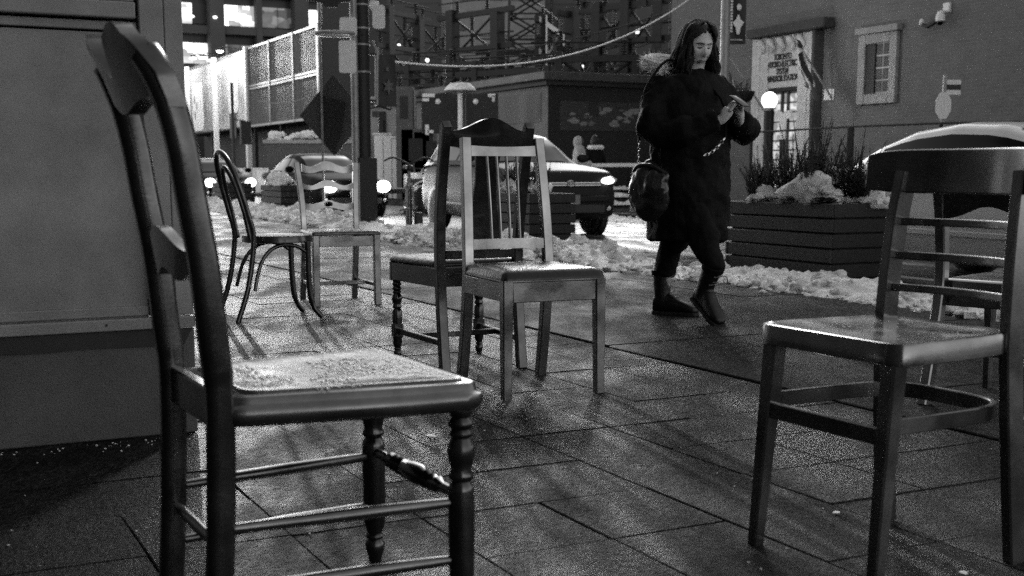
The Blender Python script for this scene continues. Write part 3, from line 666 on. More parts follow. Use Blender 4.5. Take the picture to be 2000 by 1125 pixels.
for k, (dp, ds, h, lab) in enumerate(((.02, .95, .62, 'thin upright evergreen sprigs at the far end of the nearest planter'), (-.08, .58, .70, 'tall twiggy evergreen shrub in the middle of the nearest planter'), (.12, .30, .66, 'dense evergreen shrub above the near end of the nearest planter'), (.16, .62, .56, 'low bushy evergreen behind the snow heap in the nearest planter'), (.10, .10, .42, 'short evergreen at the right corner of the nearest planter'), (-.12, 1.15, .42, 'fine sparse sprigs at the left end of the nearest planter'))):
    shrub('evergreen_shrub', lab, 6.97 + dp, 7.5 + ds, .55, h * 1.12, 22, 40 + k, group='shrubs in the nearest planter', lw=.022, den=60)
for k, (dp, ds, lab) in enumerate(((-.2, .25, 'dark ragged leaves drooping over the near sidewalk corner of the nearest planter'), (-.2, .6, 'dark leaves below the snow heap along the nearest planter rim'), (-.2, 1.0, 'dark leaves at the left of the nearest planter rim'), (.15, .06, 'leaves hanging over the right end of the nearest planter'))):
    kale(lab, 6.97 + dp, 7.5 + ds, .585, .15, 60 + k, 'leafy plants in the nearest planter')
snow_heap('large smooth heap of snow lying on the shrubs of the nearest planter', 6.86, 8.02, .60, .19, .30, .24, 3)
snow_heap('small heap of snow at the left end of the nearest planter', 6.80, 8.55, .60, .10, .11, .12, 8)
snow_heap('lumpy snow on the right end of the nearest planter', 7.12, 7.60, .60, .12, .17, .13, 12)
snow_heap('patch of snow high in the shrubs of the nearest planter', 7.08, 7.98, .78, .07, .10, .10, 15, 3)
for k in range(3): shrub('evergreen_shrub', ['evergreen shrub at the near end of the planter behind the middle chairs', 'evergreen shrub in the planter behind the middle chairs', 'evergreen shrub at the far end of the planter behind the middle chairs'][k], 7.02, 12.95 + k * .4, .56, .55, 12, 80 + k, group='shrubs in the second planter', lw=.03)
for k in range(3): snow_heap(['snow clump among shrubs seen between the spindles of the middle chair', 'snow clump on the rim of the planter behind the middle chairs', 'far snow clump on the planter behind the middle chairs'][k], 6.95 + .1 * (k % 2), 12.9 + k * .42, .62, .1, .12, .13, 30 + k, 4)
for k in range(2):
    kale(['pale leafy plant in the planter left of the ladder-back chair', 'pale leafy plant behind it in the same far planter'][k], 7.1, 23.6 + k * .55, .6, .24, 90 + k, 'leafy plants in the far planters')
    snow_heap(['bright snow on the plants of the planter left of the ladder-back chair', 'second bright snow clump on that far planter'][k], 6.98, 23.55 + k * .5, .66, .16, .2, .2, 50 + k, 6)
    kale(['leafy plant in the planter behind the bentwood hoop', 'second leafy plant in the planter behind the bentwood hoop'][k], 7.5, 29.5 + k * .55, .6, .24, 95 + k, 'leafy plants in the far planters')
    snow_heap(['snow on the planter behind the bentwood hoop', 'second snow clump on the planter behind the bentwood hoop'][k], 7.42, 29.5 + k * .5, .66, .14, .2, .16, 55 + k, 5)
shrub('evergreen_shrub', 'dark leafy shrub behind the right-hand headlight and bicycle', 13.9, 30.5, .3, 1.1, 16, 120, group='shrubs across the road', lw=.08)
shrub('evergreen_shrub', 'dark shrub left of the grey car across the road', 14.2, 27.2, .3, 1.0, 16, 121, group='shrubs across the road', lw=.08)
shrub('evergreen_shrub', 'small dark conifer in front of the stone doorway', 17.2, 21.6, .0, 1.5, 18, 122, lw=.07)

# ------------------------------------------------------------ the pedestrian
CLOUD = bpy.data.textures.new('cloth_folds', 'CLOUDS'); CLOUD.noise_scale = .11; CLOUD.noise_depth = 3
def folds(o, st, sc_=None):
    d = o.modifiers.new('Folds', 'DISPLACE'); d.texture = CLOUD; d.strength = st; d.mid_level = .5; d.texture_coords = 'LOCAL'; return o
def remesh(o, v, sm=6):
    m = o.modifiers.new('Remesh', 'REMESH'); m.mode = 'VOXEL'; m.voxel_size = v; m.use_smooth_shade = True
    s = o.modifiers.new('Smooth', 'SMOOTH'); s.iterations = sm; s.factor = .5
    return o
pt = thing('person', 'woman in long dark hooded coat walking past and looking at her phone', 'person', 0, 0)
pt.location = (1.015, 7.07, 0); pt.rotation_euler = (0, 0, R(34))
# local: she faces -y, her left is +x
hc = Vector((.0, -.028, 1.54))
def head_mesh():
    L = []; n, m = 40, 34; turn = Matrix.Rotation(R(-8), 3, 'Z') @ Matrix.Rotation(R(17), 3, 'X')
    def g(x, z, cx, cz, sx, sz): return math.exp(-((x - cx) / sx) ** 2 - ((z - cz) / sz) ** 2)
    for i in range(m + 1):
        th = math.pi * i / m; ring = []
        for k in range(n):
            ph = 2 * math.pi * k / n; d = Vector((math.sin(th) * math.sin(ph), -math.sin(th) * math.cos(ph), -math.cos(th)))
            x, y, z = d.x * .081, d.y * .095, d.z * .118
            if z < 0:                                   # jaw narrows to a chin
                k2 = 1 - .30 * (-z / .118) ** 1.6; x *= k2
                if y > 0: y *= 1 - .35 * (-z / .118)
            if y < 0:
                fr = -y / .095
                y = -.088 * fr ** .72
                y -= .030 * g(x, z, 0, -.024, .0125, .026) * fr; y += .006 * g(x, z, 0, -.050, .03, .008) * fr; y += .006 * g(x, z, 0, -.083, .02, .007) * fr      # nose
                y -= .006 * g(x, z, 0, .030, .05, .012) * fr        # brow
                y += .015 * (g(x, z, .030, .010, .017, .013) + g(x, z, -.030, .010, .017, .013)) * fr
                y -= .008 * g(x, z, 0, -.066, .022, .010) * fr      # lips
                y -= .007 * g(x, z, 0, -.100, .022, .016) * fr      # chin
                y -= .005 * (g(x, z, .042, -.025, .022, .022) + g(x, z, -.042, -.025, .022, .022)) * fr
            ring.append(hc + turn @ Vector((x, y, z)))
        L.append(ring)
    return L, turn
HL, HT = head_mesh()
def on_face(x, y, z): return hc + HT @ Vector((x, y, z))
body = MB().loops(HL)
body.tube([(.01, -.0, 1.34), (.008, -.012, 1.42), (.005, -.028, 1.50)], [.058, .052, .055], 14)
body.tube([(0, .02, .86), (0, .015, 1.05), (0, .01, 1.25), (.01, 0, 1.36)], [.13, .125, .14, .08], 14)
# hands: palm, four bent fingers and a thumb each, wrists continuing up the sleeves
def hand(mb, wr, palm, fdir, curl, side, r=.0092):
    wr = Vector(wr); palm = Vector(palm); f = Vector(fdir).normalized(); s = Vector(side).normalized(); c = Vector(curl).normalized()
    mb.tube([wr, palm - f * .035, palm, palm + f * .03], [.026, .028, .034, .030], 10, sx=.72)
    for k, ln in enumerate((.066, .076, .072, .056)):
        b = palm + f * .032 + s * (-.028 + .019 * k); q1 = b + f * ln * .45 + c * .006; q2 = q1 + (f * .35 + c * .9).normalized() * ln * .36; q3 = q2 + (c * .7 - f * .6).normalized() * ln * .30
        mb.tube([b - f * .015, b, q1, q2, q3], [r * 1.05, r * 1.05, r, r * .9, r * .72], 8)
    b = palm - f * .012 - s * .030; mb.tube([b + s * .012, b - s * .012 + f * .012, b - s * .016 + f * .042 + c * .012, b - s * .006 + f * .062 + c * .026], [r * 1.3, r * 1.3, r * 1.1, r * .85], 8)
PH = Vector((-.005, -.35, 1.205))
hand(body, (-.11, -.265, 1.09), PH + Vector((-.045, .02, -.05)), (.35, -.35, .75), (.85, -.1, .25), (-.3, -.75, -.15))
hand(body, (.105, -.245, 1.10), PH + Vector((.05, .01, -.055)), (-.4, -.3, .75), (-.9, -.1, .2), (-.25, -.8, .1))
body.tube([(.06, .10, .88), (.05, .17, .52), (.036, .255, .10)], [.07, .04, .025], 12)
body.tube([(-.06, .0, .88), (-.055, -.14, .56), (-.045, -.25, .30), (-.045, -.21, .15)], [.07, .04, .028, .02], 12)
remesh(body.build('body', M['skin'], pt), .0058, 3)
# face details on the head
ft = MB()
for sx in (-1, 1):
    MB().tube([on_face(sx * x, y, z) for x, y, z in ((.014, -.0800, .006), (.024, -.0815, .003), (.034, -.0785, .003), (.045, -.072, .007))], [.0016, .0042, .0042, .0016], 6).build('eyelid', M['skin_dark'], pt)
    MB().tube([on_face(sx * x, y, z) for x, y, z in ((.012, -.094, .026), (.026, -.094, .031), (.042, -.084, .030), (.053, -.072, .024))], [.0025, .0033, .003, .0012], 6).build('eyebrow', M['skin_dark'], pt)
    MB().ell(on_face(sx * .009, -.112, -.040), (.0035, .003, .0025), 8, 5).build('nostril', M['skin_dark'], pt)
MB().tube([on_face(x, y, z) for x, y, z in ((-.025, -.079, -.066), (-.012, -.094, -.063), (0, -.097, -.0645), (.012, -.094, -.063), (.025, -.079, -.066))], [.001, .0035, .004, .0035, .001], 8).build('upper_lip', M['lip'], pt)
MB().tube([on_face(x, y, z) for x, y, z in ((-.022, -.080, -.069), (-.010, -.094, -.073), (0, -.096, -.074), (.010, -.094, -.073), (.022, -.080, -.069))], [.001, .004, .0048, .004, .001], 8).build('lower_lip', M['lip'], pt)
# long dark hair: a cap with a side parting and many loose locks
hr = MB()
L = []
for i in range(17):
    th = math.pi * i / 16; ring_ = []
    for k in range(40):
        ph = 2 * math.pi * k / 40; d = Vector((math.sin(th) * math.sin(ph), -math.sin(th) * math.cos(ph), math.cos(th)))
        f = 1 + .06 * vn(ph * 4, th * 2, 4) + .03 * vn(ph * 11, th, 7); q = Vector((d.x * .088 * f, d.y * .110 * f + .016, d.z * .116 * f + .022))
        front = .090 - .4 * abs(q.x - .012)
        if d.y < 0 and q.z < front: q.y = max(q.y, -.062 + (front - q.z) * 1.1)
        ring_.append(hc + HT @ q)
    L.append(ring_)
hr.loops(L)
hrs = hr.build('hair', M['hair'], pt, smooth=80)
rh = random.Random(3); lk = MB()
for k in range(150):
    a = R(rh.uniform(-128, 128) if k % 4 else rh.choice((-1, 1)) * rh.uniform(112, 130)); sgn = 1 if a > 0 else -1; rr = rh.uniform(.9, 1.08)
    top = hc + HT @ Vector((.012 + math.sin(a) * .012, math.cos(a) * .022 - .008, .137))
    b = hc + HT @ Vector((math.sin(a) * .086 * rr, math.cos(a) * .098 * rr + .012, .02 + rh.uniform(-.02, .03)))
    ln = rh.uniform(.16, .30); wv = rh.uniform(-.02, .02)
    c1_ = b + Vector((math.sin(a) * .018 + wv, .008 + math.cos(a) * .02, -ln * .35)); c2_ = b + Vector((math.sin(a) * .034 - wv, .015 + math.cos(a) * .045, -ln * .7)); e = b + Vector((math.sin(a) * .03 + wv * 1.5, .012 + math.cos(a) * .05 + rh.uniform(-.02, .02), -ln))
    r0 = rh.uniform(.005, .012)
    lk.tube(smooth_path([top, (top + b) / 2 + Vector((math.sin(a) * .024, math.cos(a) * .024, .018)), b, c1_, c2_, e], 3), [r0 * .6] * 3 + [r0] * 9 + [r0 * .8, r0 * .6, r0 * .35, .001], 6, sx=1.5)
for k in range(34):
    sg = 1 if k % 2 else -1; j = rh.uniform(-.012, .012); up_ = rh.uniform(0, .022)
    lk.tube(smooth_path([hc + HT @ Vector(q) for q in ((.012 + sg * .004, .0, .138), (.012 + sg * .022, -.066 + j * .4, .112 + up_ * .6), (.006 + sg * .055, -.070 + j, .078 + up_), (sg * .084, -.040 + j, .030 + up_), (sg * .093, -.015 + j, -.04), (sg * .095, .0 + j, -.12))], 4), [.004] * 4 + [.008] * 13 + [.006, .004, .003, .001], 6, sx=1.4)
lk.build('hair_locks', M['hair'], hrs, smooth=70)
# coat: body, sleeves, collar
ct = MB()
def ring(z, cx, cy, a, b, n=28, wob=.0):
    return [(cx + a * math.cos(2 * math.pi * k / n) * (1 + wob * vn(k * .7, z * 5, 2)), cy + b * math.sin(2 * math.pi * k / n) * (1 + wob * vn(k * .7, z * 5, 9)), z) for k in range(n)]
ct.loops([ring(.455, .02, .045, .22, .255, wob=.12), ring(.52, .02, .04, .215, .25, wob=.10), ring(.68, .015, .03, .235, .24, wob=.08), ring(.86, .01, .02, .24, .22, wob=.06), ring(1.02, .005, .01, .24, .21, wob=.06), ring(1.18, .0, .0, .25, .205, wob=.05), ring(1.30, .0, .0, .24, .18), ring(1.365, .01, .0, .185, .14), ring(1.395, .015, -.0, .11, .095), ring(1.41, .02, .0, .09, .085)])
ct.tube(smooth_path([(.17, .02, 1.33), (.27, .0, 1.22), (.315, -.06, 1.09), (.23, -.20, 1.08), (.09, -.285, 1.125)], 4), [.090] * 4 + [.084] * 4 + [.078] * 5 + [.064] * 4, 14)
ct.tube(smooth_path([(-.17, .02, 1.33), (-.26, .02, 1.20), (-.285, -.02, 1.06), (-.21, -.20, 1.06), (-.09, -.30, 1.125)], 4), [.090] * 4 + [.084] * 4 + [.078] * 5 + [.064] * 4, 14)
ct.tube([(.05, -.105, 1.345), (.105, -.05, 1.39), (.11, .04, 1.425), (.02, .10, 1.44), (-.085, .04, 1.425), (-.075, -.05, 1.39), (-.01, -.11, 1.345)], .028, 8)
ct.ell((.01, .155, 1.36), (.125, .085, .085), 16, 10)
folds(remesh(ct.build('coat', M['coat'], pt), .011, 4), .05)
fu = MB(); rf = random.Random(8)
for k in range(1500):
    a = rf.uniform(.5, 3.5); c = Vector((.0 + .175 * math.cos(a), .12 + .17 * math.sin(a), 1.43 + .05 * math.sin(a)))
    d = Vector((rf.gauss(0, 1), rf.gauss(0, 1), rf.gauss(0, 1))).normalized(); b = c + d * .018; tip = c + d * rf.uniform(.05, .082); sd = d.orthogonal().normalized() * .004
    fu.add([b - sd, b + sd, tip], [(0, 1, 2)])
fu.tube([(.175 * math.cos(a), .12 + .17 * math.sin(a), 1.43 + .05 * math.sin(a)) for a in [.5 + 3.0 * k / 12 for k in range(13)]], .042, 8)
fu.build('fur_trim', M['fur'], pt, smooth=None)
# trousers and boots
tr = MB()
tr.tube(smooth_path([(.055, .08, .80), (.052, .12, .55), (.048, .21, .40), (.038, .248, .28), (.036, .257, .235)], 4), [.105] * 4 + [.085] * 4 + [.072] * 4 + [.070] * 5, 14)
tr.tube(smooth_path([(-.055, .0, .80), (-.055, -.14, .56), (-.05, -.20, .43), (-.046, -.25, .36), (-.045, -.255, .315)], 4), [.105] * 4 + [.085] * 4 + [.072] * 4 + [.068] * 5, 14)
folds(remesh(tr.build('trousers', M['trousers'], pt), .011, 3), .045)
def boot(x, y, z, pitch, yaw, name='boot'):
    mb = MB(); Rm = Matrix.Rotation(yaw, 3, 'Z') @ Matrix.Rotation(pitch, 3, 'X'); o = Vector((x, y, z)); T = lambda q: o + Rm @ Vector(q)
    def rg(y_, w_, h0, h1, n=14):
        return [T((w_ * math.copysign(abs(math.cos(a)) ** .7, math.cos(a)), y_, (h0 + h1) / 2 + (h1 - h0) / 2 * math.copysign(abs(math.sin(a)) ** .8, math.sin(a)))) for a in [2 * math.pi * k / n for k in range(n)]]
    mb.loops([rg(.085, .02, .02, .07), rg(.075, .036, .012, .11), rg(.03, .040, .012, .14), rg(-.03, .040, .012, .13), rg(-.09, .045, .012, .095), rg(-.15, .046, .012, .075), rg(-.185, .036, .014, .058), rg(-.20, .015, .02, .045)])
    mb.tube([T((0, .025, .06)), T((0, .03, .14)), T((0, .032, .25))], [.046, .050, .056], 14)
    b = remesh(mb.build(name, M['boot'], pt), .008, 2)
    sole = MB().slab([(.0, .092), (.034, .08), (.040, .02), (.040, -.06), (.050, -.13), (.040, -.19), (0, -.208), (-.040, -.19), (-.050, -.13), (-.040, -.06), (-.040, .02), (-.034, .08)], [(0, .97), (.006, 1), (.018, 1), (.022, .96)])
    sole.v = [tuple(T(q)) for q in sole.v]; sole.build('sole', M['rubber'], b)
    for k in range(5):
        zz = .10 + .032 * k; yy = -.045 + .012 * k * (k < 3) + .003 * k; w_ = .024
        MB().tube([T((-w_, yy, zz)), T((0, yy - .016, zz + .012)), T((w_, yy, zz + .004))], .003, 6).build('lace', M['lace'], b)
    MB().tube(smooth_path([T((.0, -.03, .235)), T((.045, -.05, .24)), T((.06, -.055, .20)), T((.03, -.05, .215))], 4), .0028, 6).build('lace', M['lace'], b)
    cf = MB().tube([T((0, .03, .235)), T((0, .031, .265))], [.064, .066], 14); cf.build('cuff', M['coat'], b)
boot(.045, .235, .0, 0, R(26))
boot(-.045, -.165, .085, R(30), R(-6))
# phone and shoulder bag are things of their own
ph = MB().slab(rpoly([(-.036, -.075), (.036, -.075), (.036, .075), (-.036, .075)], .01), [(-.004, .96), (-.003, 1), (.003, 1), (.004, .96)])
o = ph.build('phone', M['phone'], smooth=40); tag(o, 'dark phone held in the walking woman\'s hands', 'phone')
o.matrix_world = pt.matrix_basis @ Matrix.Translation(PH + Vector((0, -.035, .015))) @ Matrix.Rotation(R(30), 4, 'X') @ Matrix.Scale(.8, 4)
bg_ = thing('shoulder_bag', 'shiny black shoulder bag with chain straps hanging at the woman\'s hip', 'bag', 0, 0)
bg_.matrix_world = pt.matrix_basis
bb = MB().ell((-.305, .0, .735), (.075, .155, .165), 24, 16); bb.ell((-.30, .0, .80), (.06, .15, .085), 20, 12)
folds(remesh(bb.build('bag_body', M['bag'], bg_), .010, 3), .05)
MB().tube(smooth_path([(-.30, -.145, .83), (-.335, -.07, .872), (-.345, .0, .88), (-.335, .07, .872), (-.30, .145, .83)], 5), .012, 8).build('bag_rim', M['bag'], bg_, smooth=60)
MB().tube(smooth_path([(-.335, -.10, .80), (-.362, -.03, .70), (-.350, .05, .66), (-.335, .10, .80)], 5), .006, 6).build('bag_piping', M['bag'], bg_, smooth=60)
def chain(a, b, sag, n):
    mb = MB()
    for k in range(n):
        t_ = (k + .5) / n; q = Vector(a).lerp(Vector(b), t_) + Vector((0, 0, -sag * math.sin(math.pi * t_))); d = (Vector(b) - Vector(a)).normalized()
        u = (d.orthogonal() if k % 2 else d.cross(d.orthogonal())).normalized()
        mb.tube([q + d * .013 * math.cos(t2) + u * .008 * math.sin(t2) for t2 in [2 * math.pi * j / 8 for j in range(8)]], .0025, 5, closed=True)
    return mb
chain((-.30, .10, .86), (-.265, .14, 1.02), .01, 9).build('chain_strap', M['chain'], bg_)
chain((-.12, -.235, .93), (.02, -.255, 1.03), .02, 9).build('chain_strap', M['chain'], bg_)
MB().tube(smooth_path([(-.265, .14, 1.02), (-.31, .06, 1.25), (-.21, .02, 1.43), (-.10, .0, 1.44), (.02, -.215, 1.24), (.02, -.255, 1.03)], 5), .008, 8).build('strap', M['coat'], bg_)

# two people by the small building
def bystander(label, p, s, z, rot, coat, hood, dark):
    t = thing('person', label, 'person', p, s, z, rot, 'people standing across the road')
    b = MB(); b.ell((0, -.01, 1.53), (.075, .09, .115), 16, 12); b.tube([(0, 0, 1.2), (0, 0, 1.45)], [.09, .055], 10); b.tube([(0, 0, .8), (0, 0, 1.25)], [.13, .14], 12)
    for sx in (-1, 1): b.tube([(sx * .08, 0, .85), (sx * .09, .01, .48), (sx * .09, .0, .05)], [.085, .06, .045], 10); b.ell((sx * .09, -.05, .045), (.045, .125, .045), 10, 8)
    remesh(b.build('body', M['skin_dark'], t), .014, 3)
    c = MB().loops([ring(.62, 0, 0, .215, .17, 20, .05), ring(.85, 0, 0, .205, .16, 20, .05), ring(1.1, 0, 0, .20, .15, 20), ring(1.3, 0, 0, .205, .145, 20), ring(1.4, 0, 0, .14, .11, 20), ring(1.45, 0, 0, .08, .08, 20)])
    for sx in (-1, 1): c.tube(smooth_path([(sx * .18, 0, 1.34), (sx * .27, .0, 1.1), (sx * .22, -.16, 1.02), (sx * .08, -.24, 1.08)], 3), [.075] * 7 + [.06] * 3, 10)
    if hood: c.ell((0, .03, 1.53), (.10, .112, .135), 16, 10)
    remesh(c.build('coat', M[coat], t), .016, 4)
    if not hood:
        h = MB().ell((0, .02, 1.56), (.088, .10, .125), 16, 10); h.build('hair', M['hair'], t, smooth=60)
        MB().tube([(.16 * math.cos(a), .05 + .13 * math.sin(a), 1.40) for a in [2 * math.pi * k / 14 for k in range(14)]], .05, 8, closed=True).build('fur_collar', M['fur'], t, smooth=60)
    b2 = MB()
    for sx in (-1, 1): b2.tube([(sx * .085, 0, .75), (sx * .092, .01, .45), (sx * .09, 0, .06)], [.10, .072, .058], 10)
    b2.build('trousers', M['trousers'], t, smooth=60)
    return t
q = px(1131, 350, 27.5); bystander('person in a pale hooded coat standing behind the grey car bonnet', q[0], q[1], -.03, 60, 'white_cloth', True, False)
q = px(1160, 350, 28.5); bystander('dark-haired person in dark coat with pale fur collar beside the pale-hooded one', q[0], q[1], .0, 190, 'coat', False, True)
# ------------------------------------------------------------ vehicles (local: front = -y)
SUV = dict(L=4.57, W=.92, low=[(-2.28, .66, .42, .80), (-2.24, .76, .34, .92), (-2.12, .85, .27, .985), (-1.85, .905, .24, 1.03), (-1.4, .92, .24, 1.075), (-.95, .92, .24, 1.115), (-.4, .92, .22, 1.13), (1.4, .92, .24, 1.15), (2.05, .89, .28, 1.12), (2.24, .84, .34, 1.02), (2.29, .72, .45, .9)],
    gh=[(-1.02, 1.10, .80, .74), (-.75, 1.235, .82, .70), (-.4, 1.42, .84, .68), (-.05, 1.575, .85, .67), (.3, 1.64, .85, .66), (.9, 1.66, .85, .66), (1.5, 1.635, .84, .65), (1.9, 1.56, .82, .62), (2.12, 1.35, .80, .64), (2.24, 1.12, .78, .70)], wheels=(-1.38, 1.28), wr=.355, glass=((-.55, .28), (.36, 1.02), (1.10, 1.85)), ws=(-.98, -.02))
SED = dict(L=4.6, W=.90, low=[(-2.3, .62, .34, .62), (-2.26, .74, .28, .74), (-2.1, .84, .22, .82), (-1.7, .89, .2, .88), (-1.1, .90, .2, .94), (-.7, .90, .2, .96), (1.2, .90, .2, 1.0), (1.9, .87, .24, 1.02), (2.2, .80, .3, .98), (2.3, .68, .38, .86)],
    gh=[(-1.05, .94, .76, .72), (-.7, 1.10, .79, .66), (-.3, 1.29, .80, .62), (.1, 1.40, .80, .61), (.6, 1.425, .80, .60), (1.1, 1.37, .79, .59), (1.5, 1.24, .77, .60), (1.85, 1.03, .74, .66)], wheels=(-1.40, 1.30), wr=.325, glass=((-.62, .30), (.38, 1.35)), ws=(-1.0, -.05))
def make_wheel(parent, x, y, r, sgn, tw=.21):
    tp = [(r * .62, -tw / 2), (r * .9, -tw / 2), (r * .985, -tw / 2 + .02), (r, -tw / 2 + .05), (r, tw / 2 - .05), (r * .985, tw / 2 - .02), (r * .9, tw / 2), (r * .62, tw / 2)]
    w_ = MB().lathe(tp, (x, y, r), 28, (sgn, 0, 0)).build('tyre', M['tyre'], parent, smooth=40)
    rm = MB().lathe([(r * .64, tw / 2 - .012), (r * .60, tw / 2 - .02), (r * .58, tw / 2 - .06), (.02, tw / 2 - .07)], (x, y, r), 28, (sgn, 0, 0))
    for k in range(5):
        a = 2 * math.pi * k / 5; c, s_ = math.cos(a), math.sin(a); xo = x + sgn * (tw / 2 - .03)
        rm.sweep([(xo, y + c * .03, r + s_ * .03), (xo, y + c * r * .6, r + s_ * r * .6)], .03, .055, side=(1, 0, 0))
    rm.lathe([(.045, tw / 2 - .06), (.045, tw / 2 - .015), (.03, tw / 2 - .008)], (x, y, r), 14, (sgn, 0, 0))
    rm.build('rim', M['rim'], w_, smooth=40)
    return w_
def make_car(name, label, sp, bm, p, s, z, rot, lights, group='cars on the road', lit_mat='headlight_on', energy=0):
    t = thing(name, label, 'car', p, s, z, rot, group); low, gh = sp['low'], sp['gh']
    ys = [low[0][0] + (low[-1][0] - low[0][0]) * k / 60 for k in range(61)]
    def sec(y):
        w_, zb, zt = lerp_tab(low, y); d = zt - zb
        h = [(0, zb), (w_ * .80, zb), (w_ * .95, zb + .05), (w_ * .985, zb + .18 * d), (w_, zb + .40 * d), (w_ * .998, zb + .58 * d), (w_ * .975, zb + .66 * d), (w_ * .975, zb + .80 * d), (w_ * .955, zb + .92 * d), (w_ * .90, zt - .005), (w_ * .72, zt + .018), (w_ * .35, zt + .035), (0, zt + .04)]
        return [(x, y, q) for x, q in h] + [(-x, y, q) for x, q in h[-2:0:-1]]
    MB().loops([sec(y) for y in ys]).build('body', bm, t, smooth=38)
    def gsec(y):
        zr, wb, wr_ = lerp_tab(gh, y); zb = lerp_tab(low, y)[2] - .02; d = max(zr - zb, .01)
        h = [(wb * 1.06, zb), (wb * 1.03, zb + .12 * d), (wb + (wr_ - wb) * .5, zb + .5 * d), (wr_ * 1.02, zb + .86 * d), (wr_ * .93, zb + .965 * d), (wr_ * .6, zr + .006), (0, zr + .016)]
        return h
    gy = [gh[0][0] + (gh[-1][0] - gh[0][0]) * k / 50 for k in range(51)]
    MB().loops([[(x, y, q) for x, q in gsec(y)] + [(-x, y, q) for x, q in gsec(y)[-2::-1]] for y in gy]).build('cabin', bm, t, smooth=38)
    def side(y, v, sx, off):
        h = gsec(y); q = v * 3; i = min(int(q), 2); f = q - i
        x = h[i][0] + (h[i + 1][0] - h[i][0]) * f; z_ = h[i][1] + (h[i + 1][1] - h[i][1]) * f
        return (sx * (x + off), y, z_ + off * .3)
    for y0, y1 in sp['glass']:
        for sx in (-1, 1):
            def fn(a, b, sx=sx):
                y = y0 + (y1 - y0) * a; zr = lerp_tab(gh, y)[0]; v0 = .34; v1 = 2.75 / 3
                return side(y, v0 + (v1 - v0) * b, sx, .006)
            gm = MB().grid(10, 5, fn)
            if sx < 0: gm.f = [f[::-1] for f in gm.f]
            gm.build('side_window', M['glass_dark'], t, smooth=60)
    def wsf(y0, y1, off):
        def fn(a, b):
            y = y0 + (y1 - y0) * b; zr, wb, wr_ = lerp_tab(gh, y); x = (a * 2 - 1) * wr_ * .90; h = gsec(y)
            zz = h[5][1] if abs(x) < wr_ * .6 else h[5][1] + (h[4][1] - h[5][1]) * (abs(x) / wr_ - .6) / .33
            return (x, y - off * .6, zz + off * 1.1)
        return MB().grid(12, 10, fn)
    wsf(sp['ws'][0] + .08, sp['ws'][1], .008).build('windscreen', M['glass_dark'], t, smooth=60)
    rg = wsf(gh[-1][0] - .05, gh[-3][0] - .05, .004); rg.v = [(x, y + .012, z_) for x, y, z_ in rg.v]; rg.build('rear_window', M['glass_dark'], t, smooth=60)
    yf = low[0][0]; zt = low[1][3]; zb = low[1][2]; w0 = low[2][1]
    for k, y in enumerate(sp['wheels']):
        for sx in (-1, 1):
            MB().lathe([(sp['wr'] * 1.16, -.10), (sp['wr'] * 1.16, .006), (sp['wr'] * 1.12, .010), (.05, .010)], (sx * (sp['W'] - .002), y, sp['wr'] + .01), 28, (sx, 0, 0)).build('wheel_arch', M['black_plastic'], t)
            make_wheel(t, sx * (sp['W'] - .085), y, sp['wr'], sx)
    MB().box(-w0 * .62, w0 * .62, yf - .018, yf + .10, zt - .155, zt - .075).build('grille', M['black_plastic'], t, bevel=.015)
    for dz in (-.13, -.095): MB().box(-w0 * .60, w0 * .60, yf - .024, yf - .014, zt + dz, zt + dz + .012).build('grille_bar', M['chrome'], t)
    em = MB()
    for rx, rz in ((.068, .046), (.042, .018), (.020, .044)):
        em.tube([(rx * math.cos(a), yf - .03, zt - .10 + rz * math.sin(a) + (.018 if rx == .042 else 0)) for a in [2 * math.pi * k / 20 for k in range(20)]], .0065, 6, closed=True)
    if name == 'grey_suv': em.build('emblem', M['chrome'], t, smooth=60)
    MB().box(-w0 * .72, w0 * .72, yf - .012, yf + .12, zb + .02, zb + .17).build('lower_intake', M['black_plastic'], t, bevel=.02)
    MB().box(-w0 * .80, w0 * .80, yf - .03, yf + .2, zb + .19, zb + .30).build('bumper', bm, t, bevel=.03, seg=3)
    pl = MB().box(-.155, .155, yf - .042, yf - .03, zb + .16, zb + .31).build('number_plate', M['plate'], t, bevel=.004)
    for sx in (-1, 1):
        MB().ell((sx * w0 * .80, yf + .115, zt - .055), (.165, .15, .068), 18, 10, Matrix.Rotation(sx * R(-24), 3, 'Z')).build('headlight_housing', M['lamp_lens'] if energy == 0 else M['glass_dark'], t, smooth=60)
        if sx in lights:
            q = Vector((sx * w0 * .74, yf - .03, zt - .06))
            MB().ell(q, (.17, .04, .13) if energy else (.115, .035, .05), 14, 8).build('headlight', M[lit_mat], t, smooth=60)
            if energy:
                ld = bpy.data.lights.new('headlight_beam', 'SPOT'); ld.energy = energy; ld.spot_size = R(58); ld.spot_blend = 1; ld.shadow_soft_size = .07
                lo = bpy.data.objects.new('headlight_beam', ld); COL.objects.link(lo); lo.parent = t; lo.location = q + Vector((0, -.10, 0))
                lo.rotation_euler = (R(86), 0, R(180))
                lo.rotation_euler = Vector((.42, 1, .09)).to_track_quat('Z', 'Y').to_euler()
        MB().ell((sx * (sp['W'] + .10), sp['ws'][0] + .35, lerp_tab(low, -.7)[2] + .10), (.11, .06, .075), 12, 8).build('mirror', bm, t, smooth=60)
        MB().ell((sx * w0 * .88, low[-1][0] - .09, lerp_tab(low, 2.1)[2] - .10), (.12, .10, .10), 12, 8).build('tail_light', M['lip'], t, smooth=60)
        MB().ell((sx * w0 * .80, yf + .05, zb + .10), (.05, .04, .045), 10, 6).build('fog_light', M['lamp_lens'], t, smooth=60)
        for y0 in (.30, 1.15): MB().box(sx * (sp['W'] * .975) - .004, sx * (sp['W'] * .975) + .022, y0 - .24, y0 - .06, lerp_tab(low, 0)[2] - .20, lerp_tab(low, 0)[2] - .175).build('door_handle', bm, t, bevel=.004)
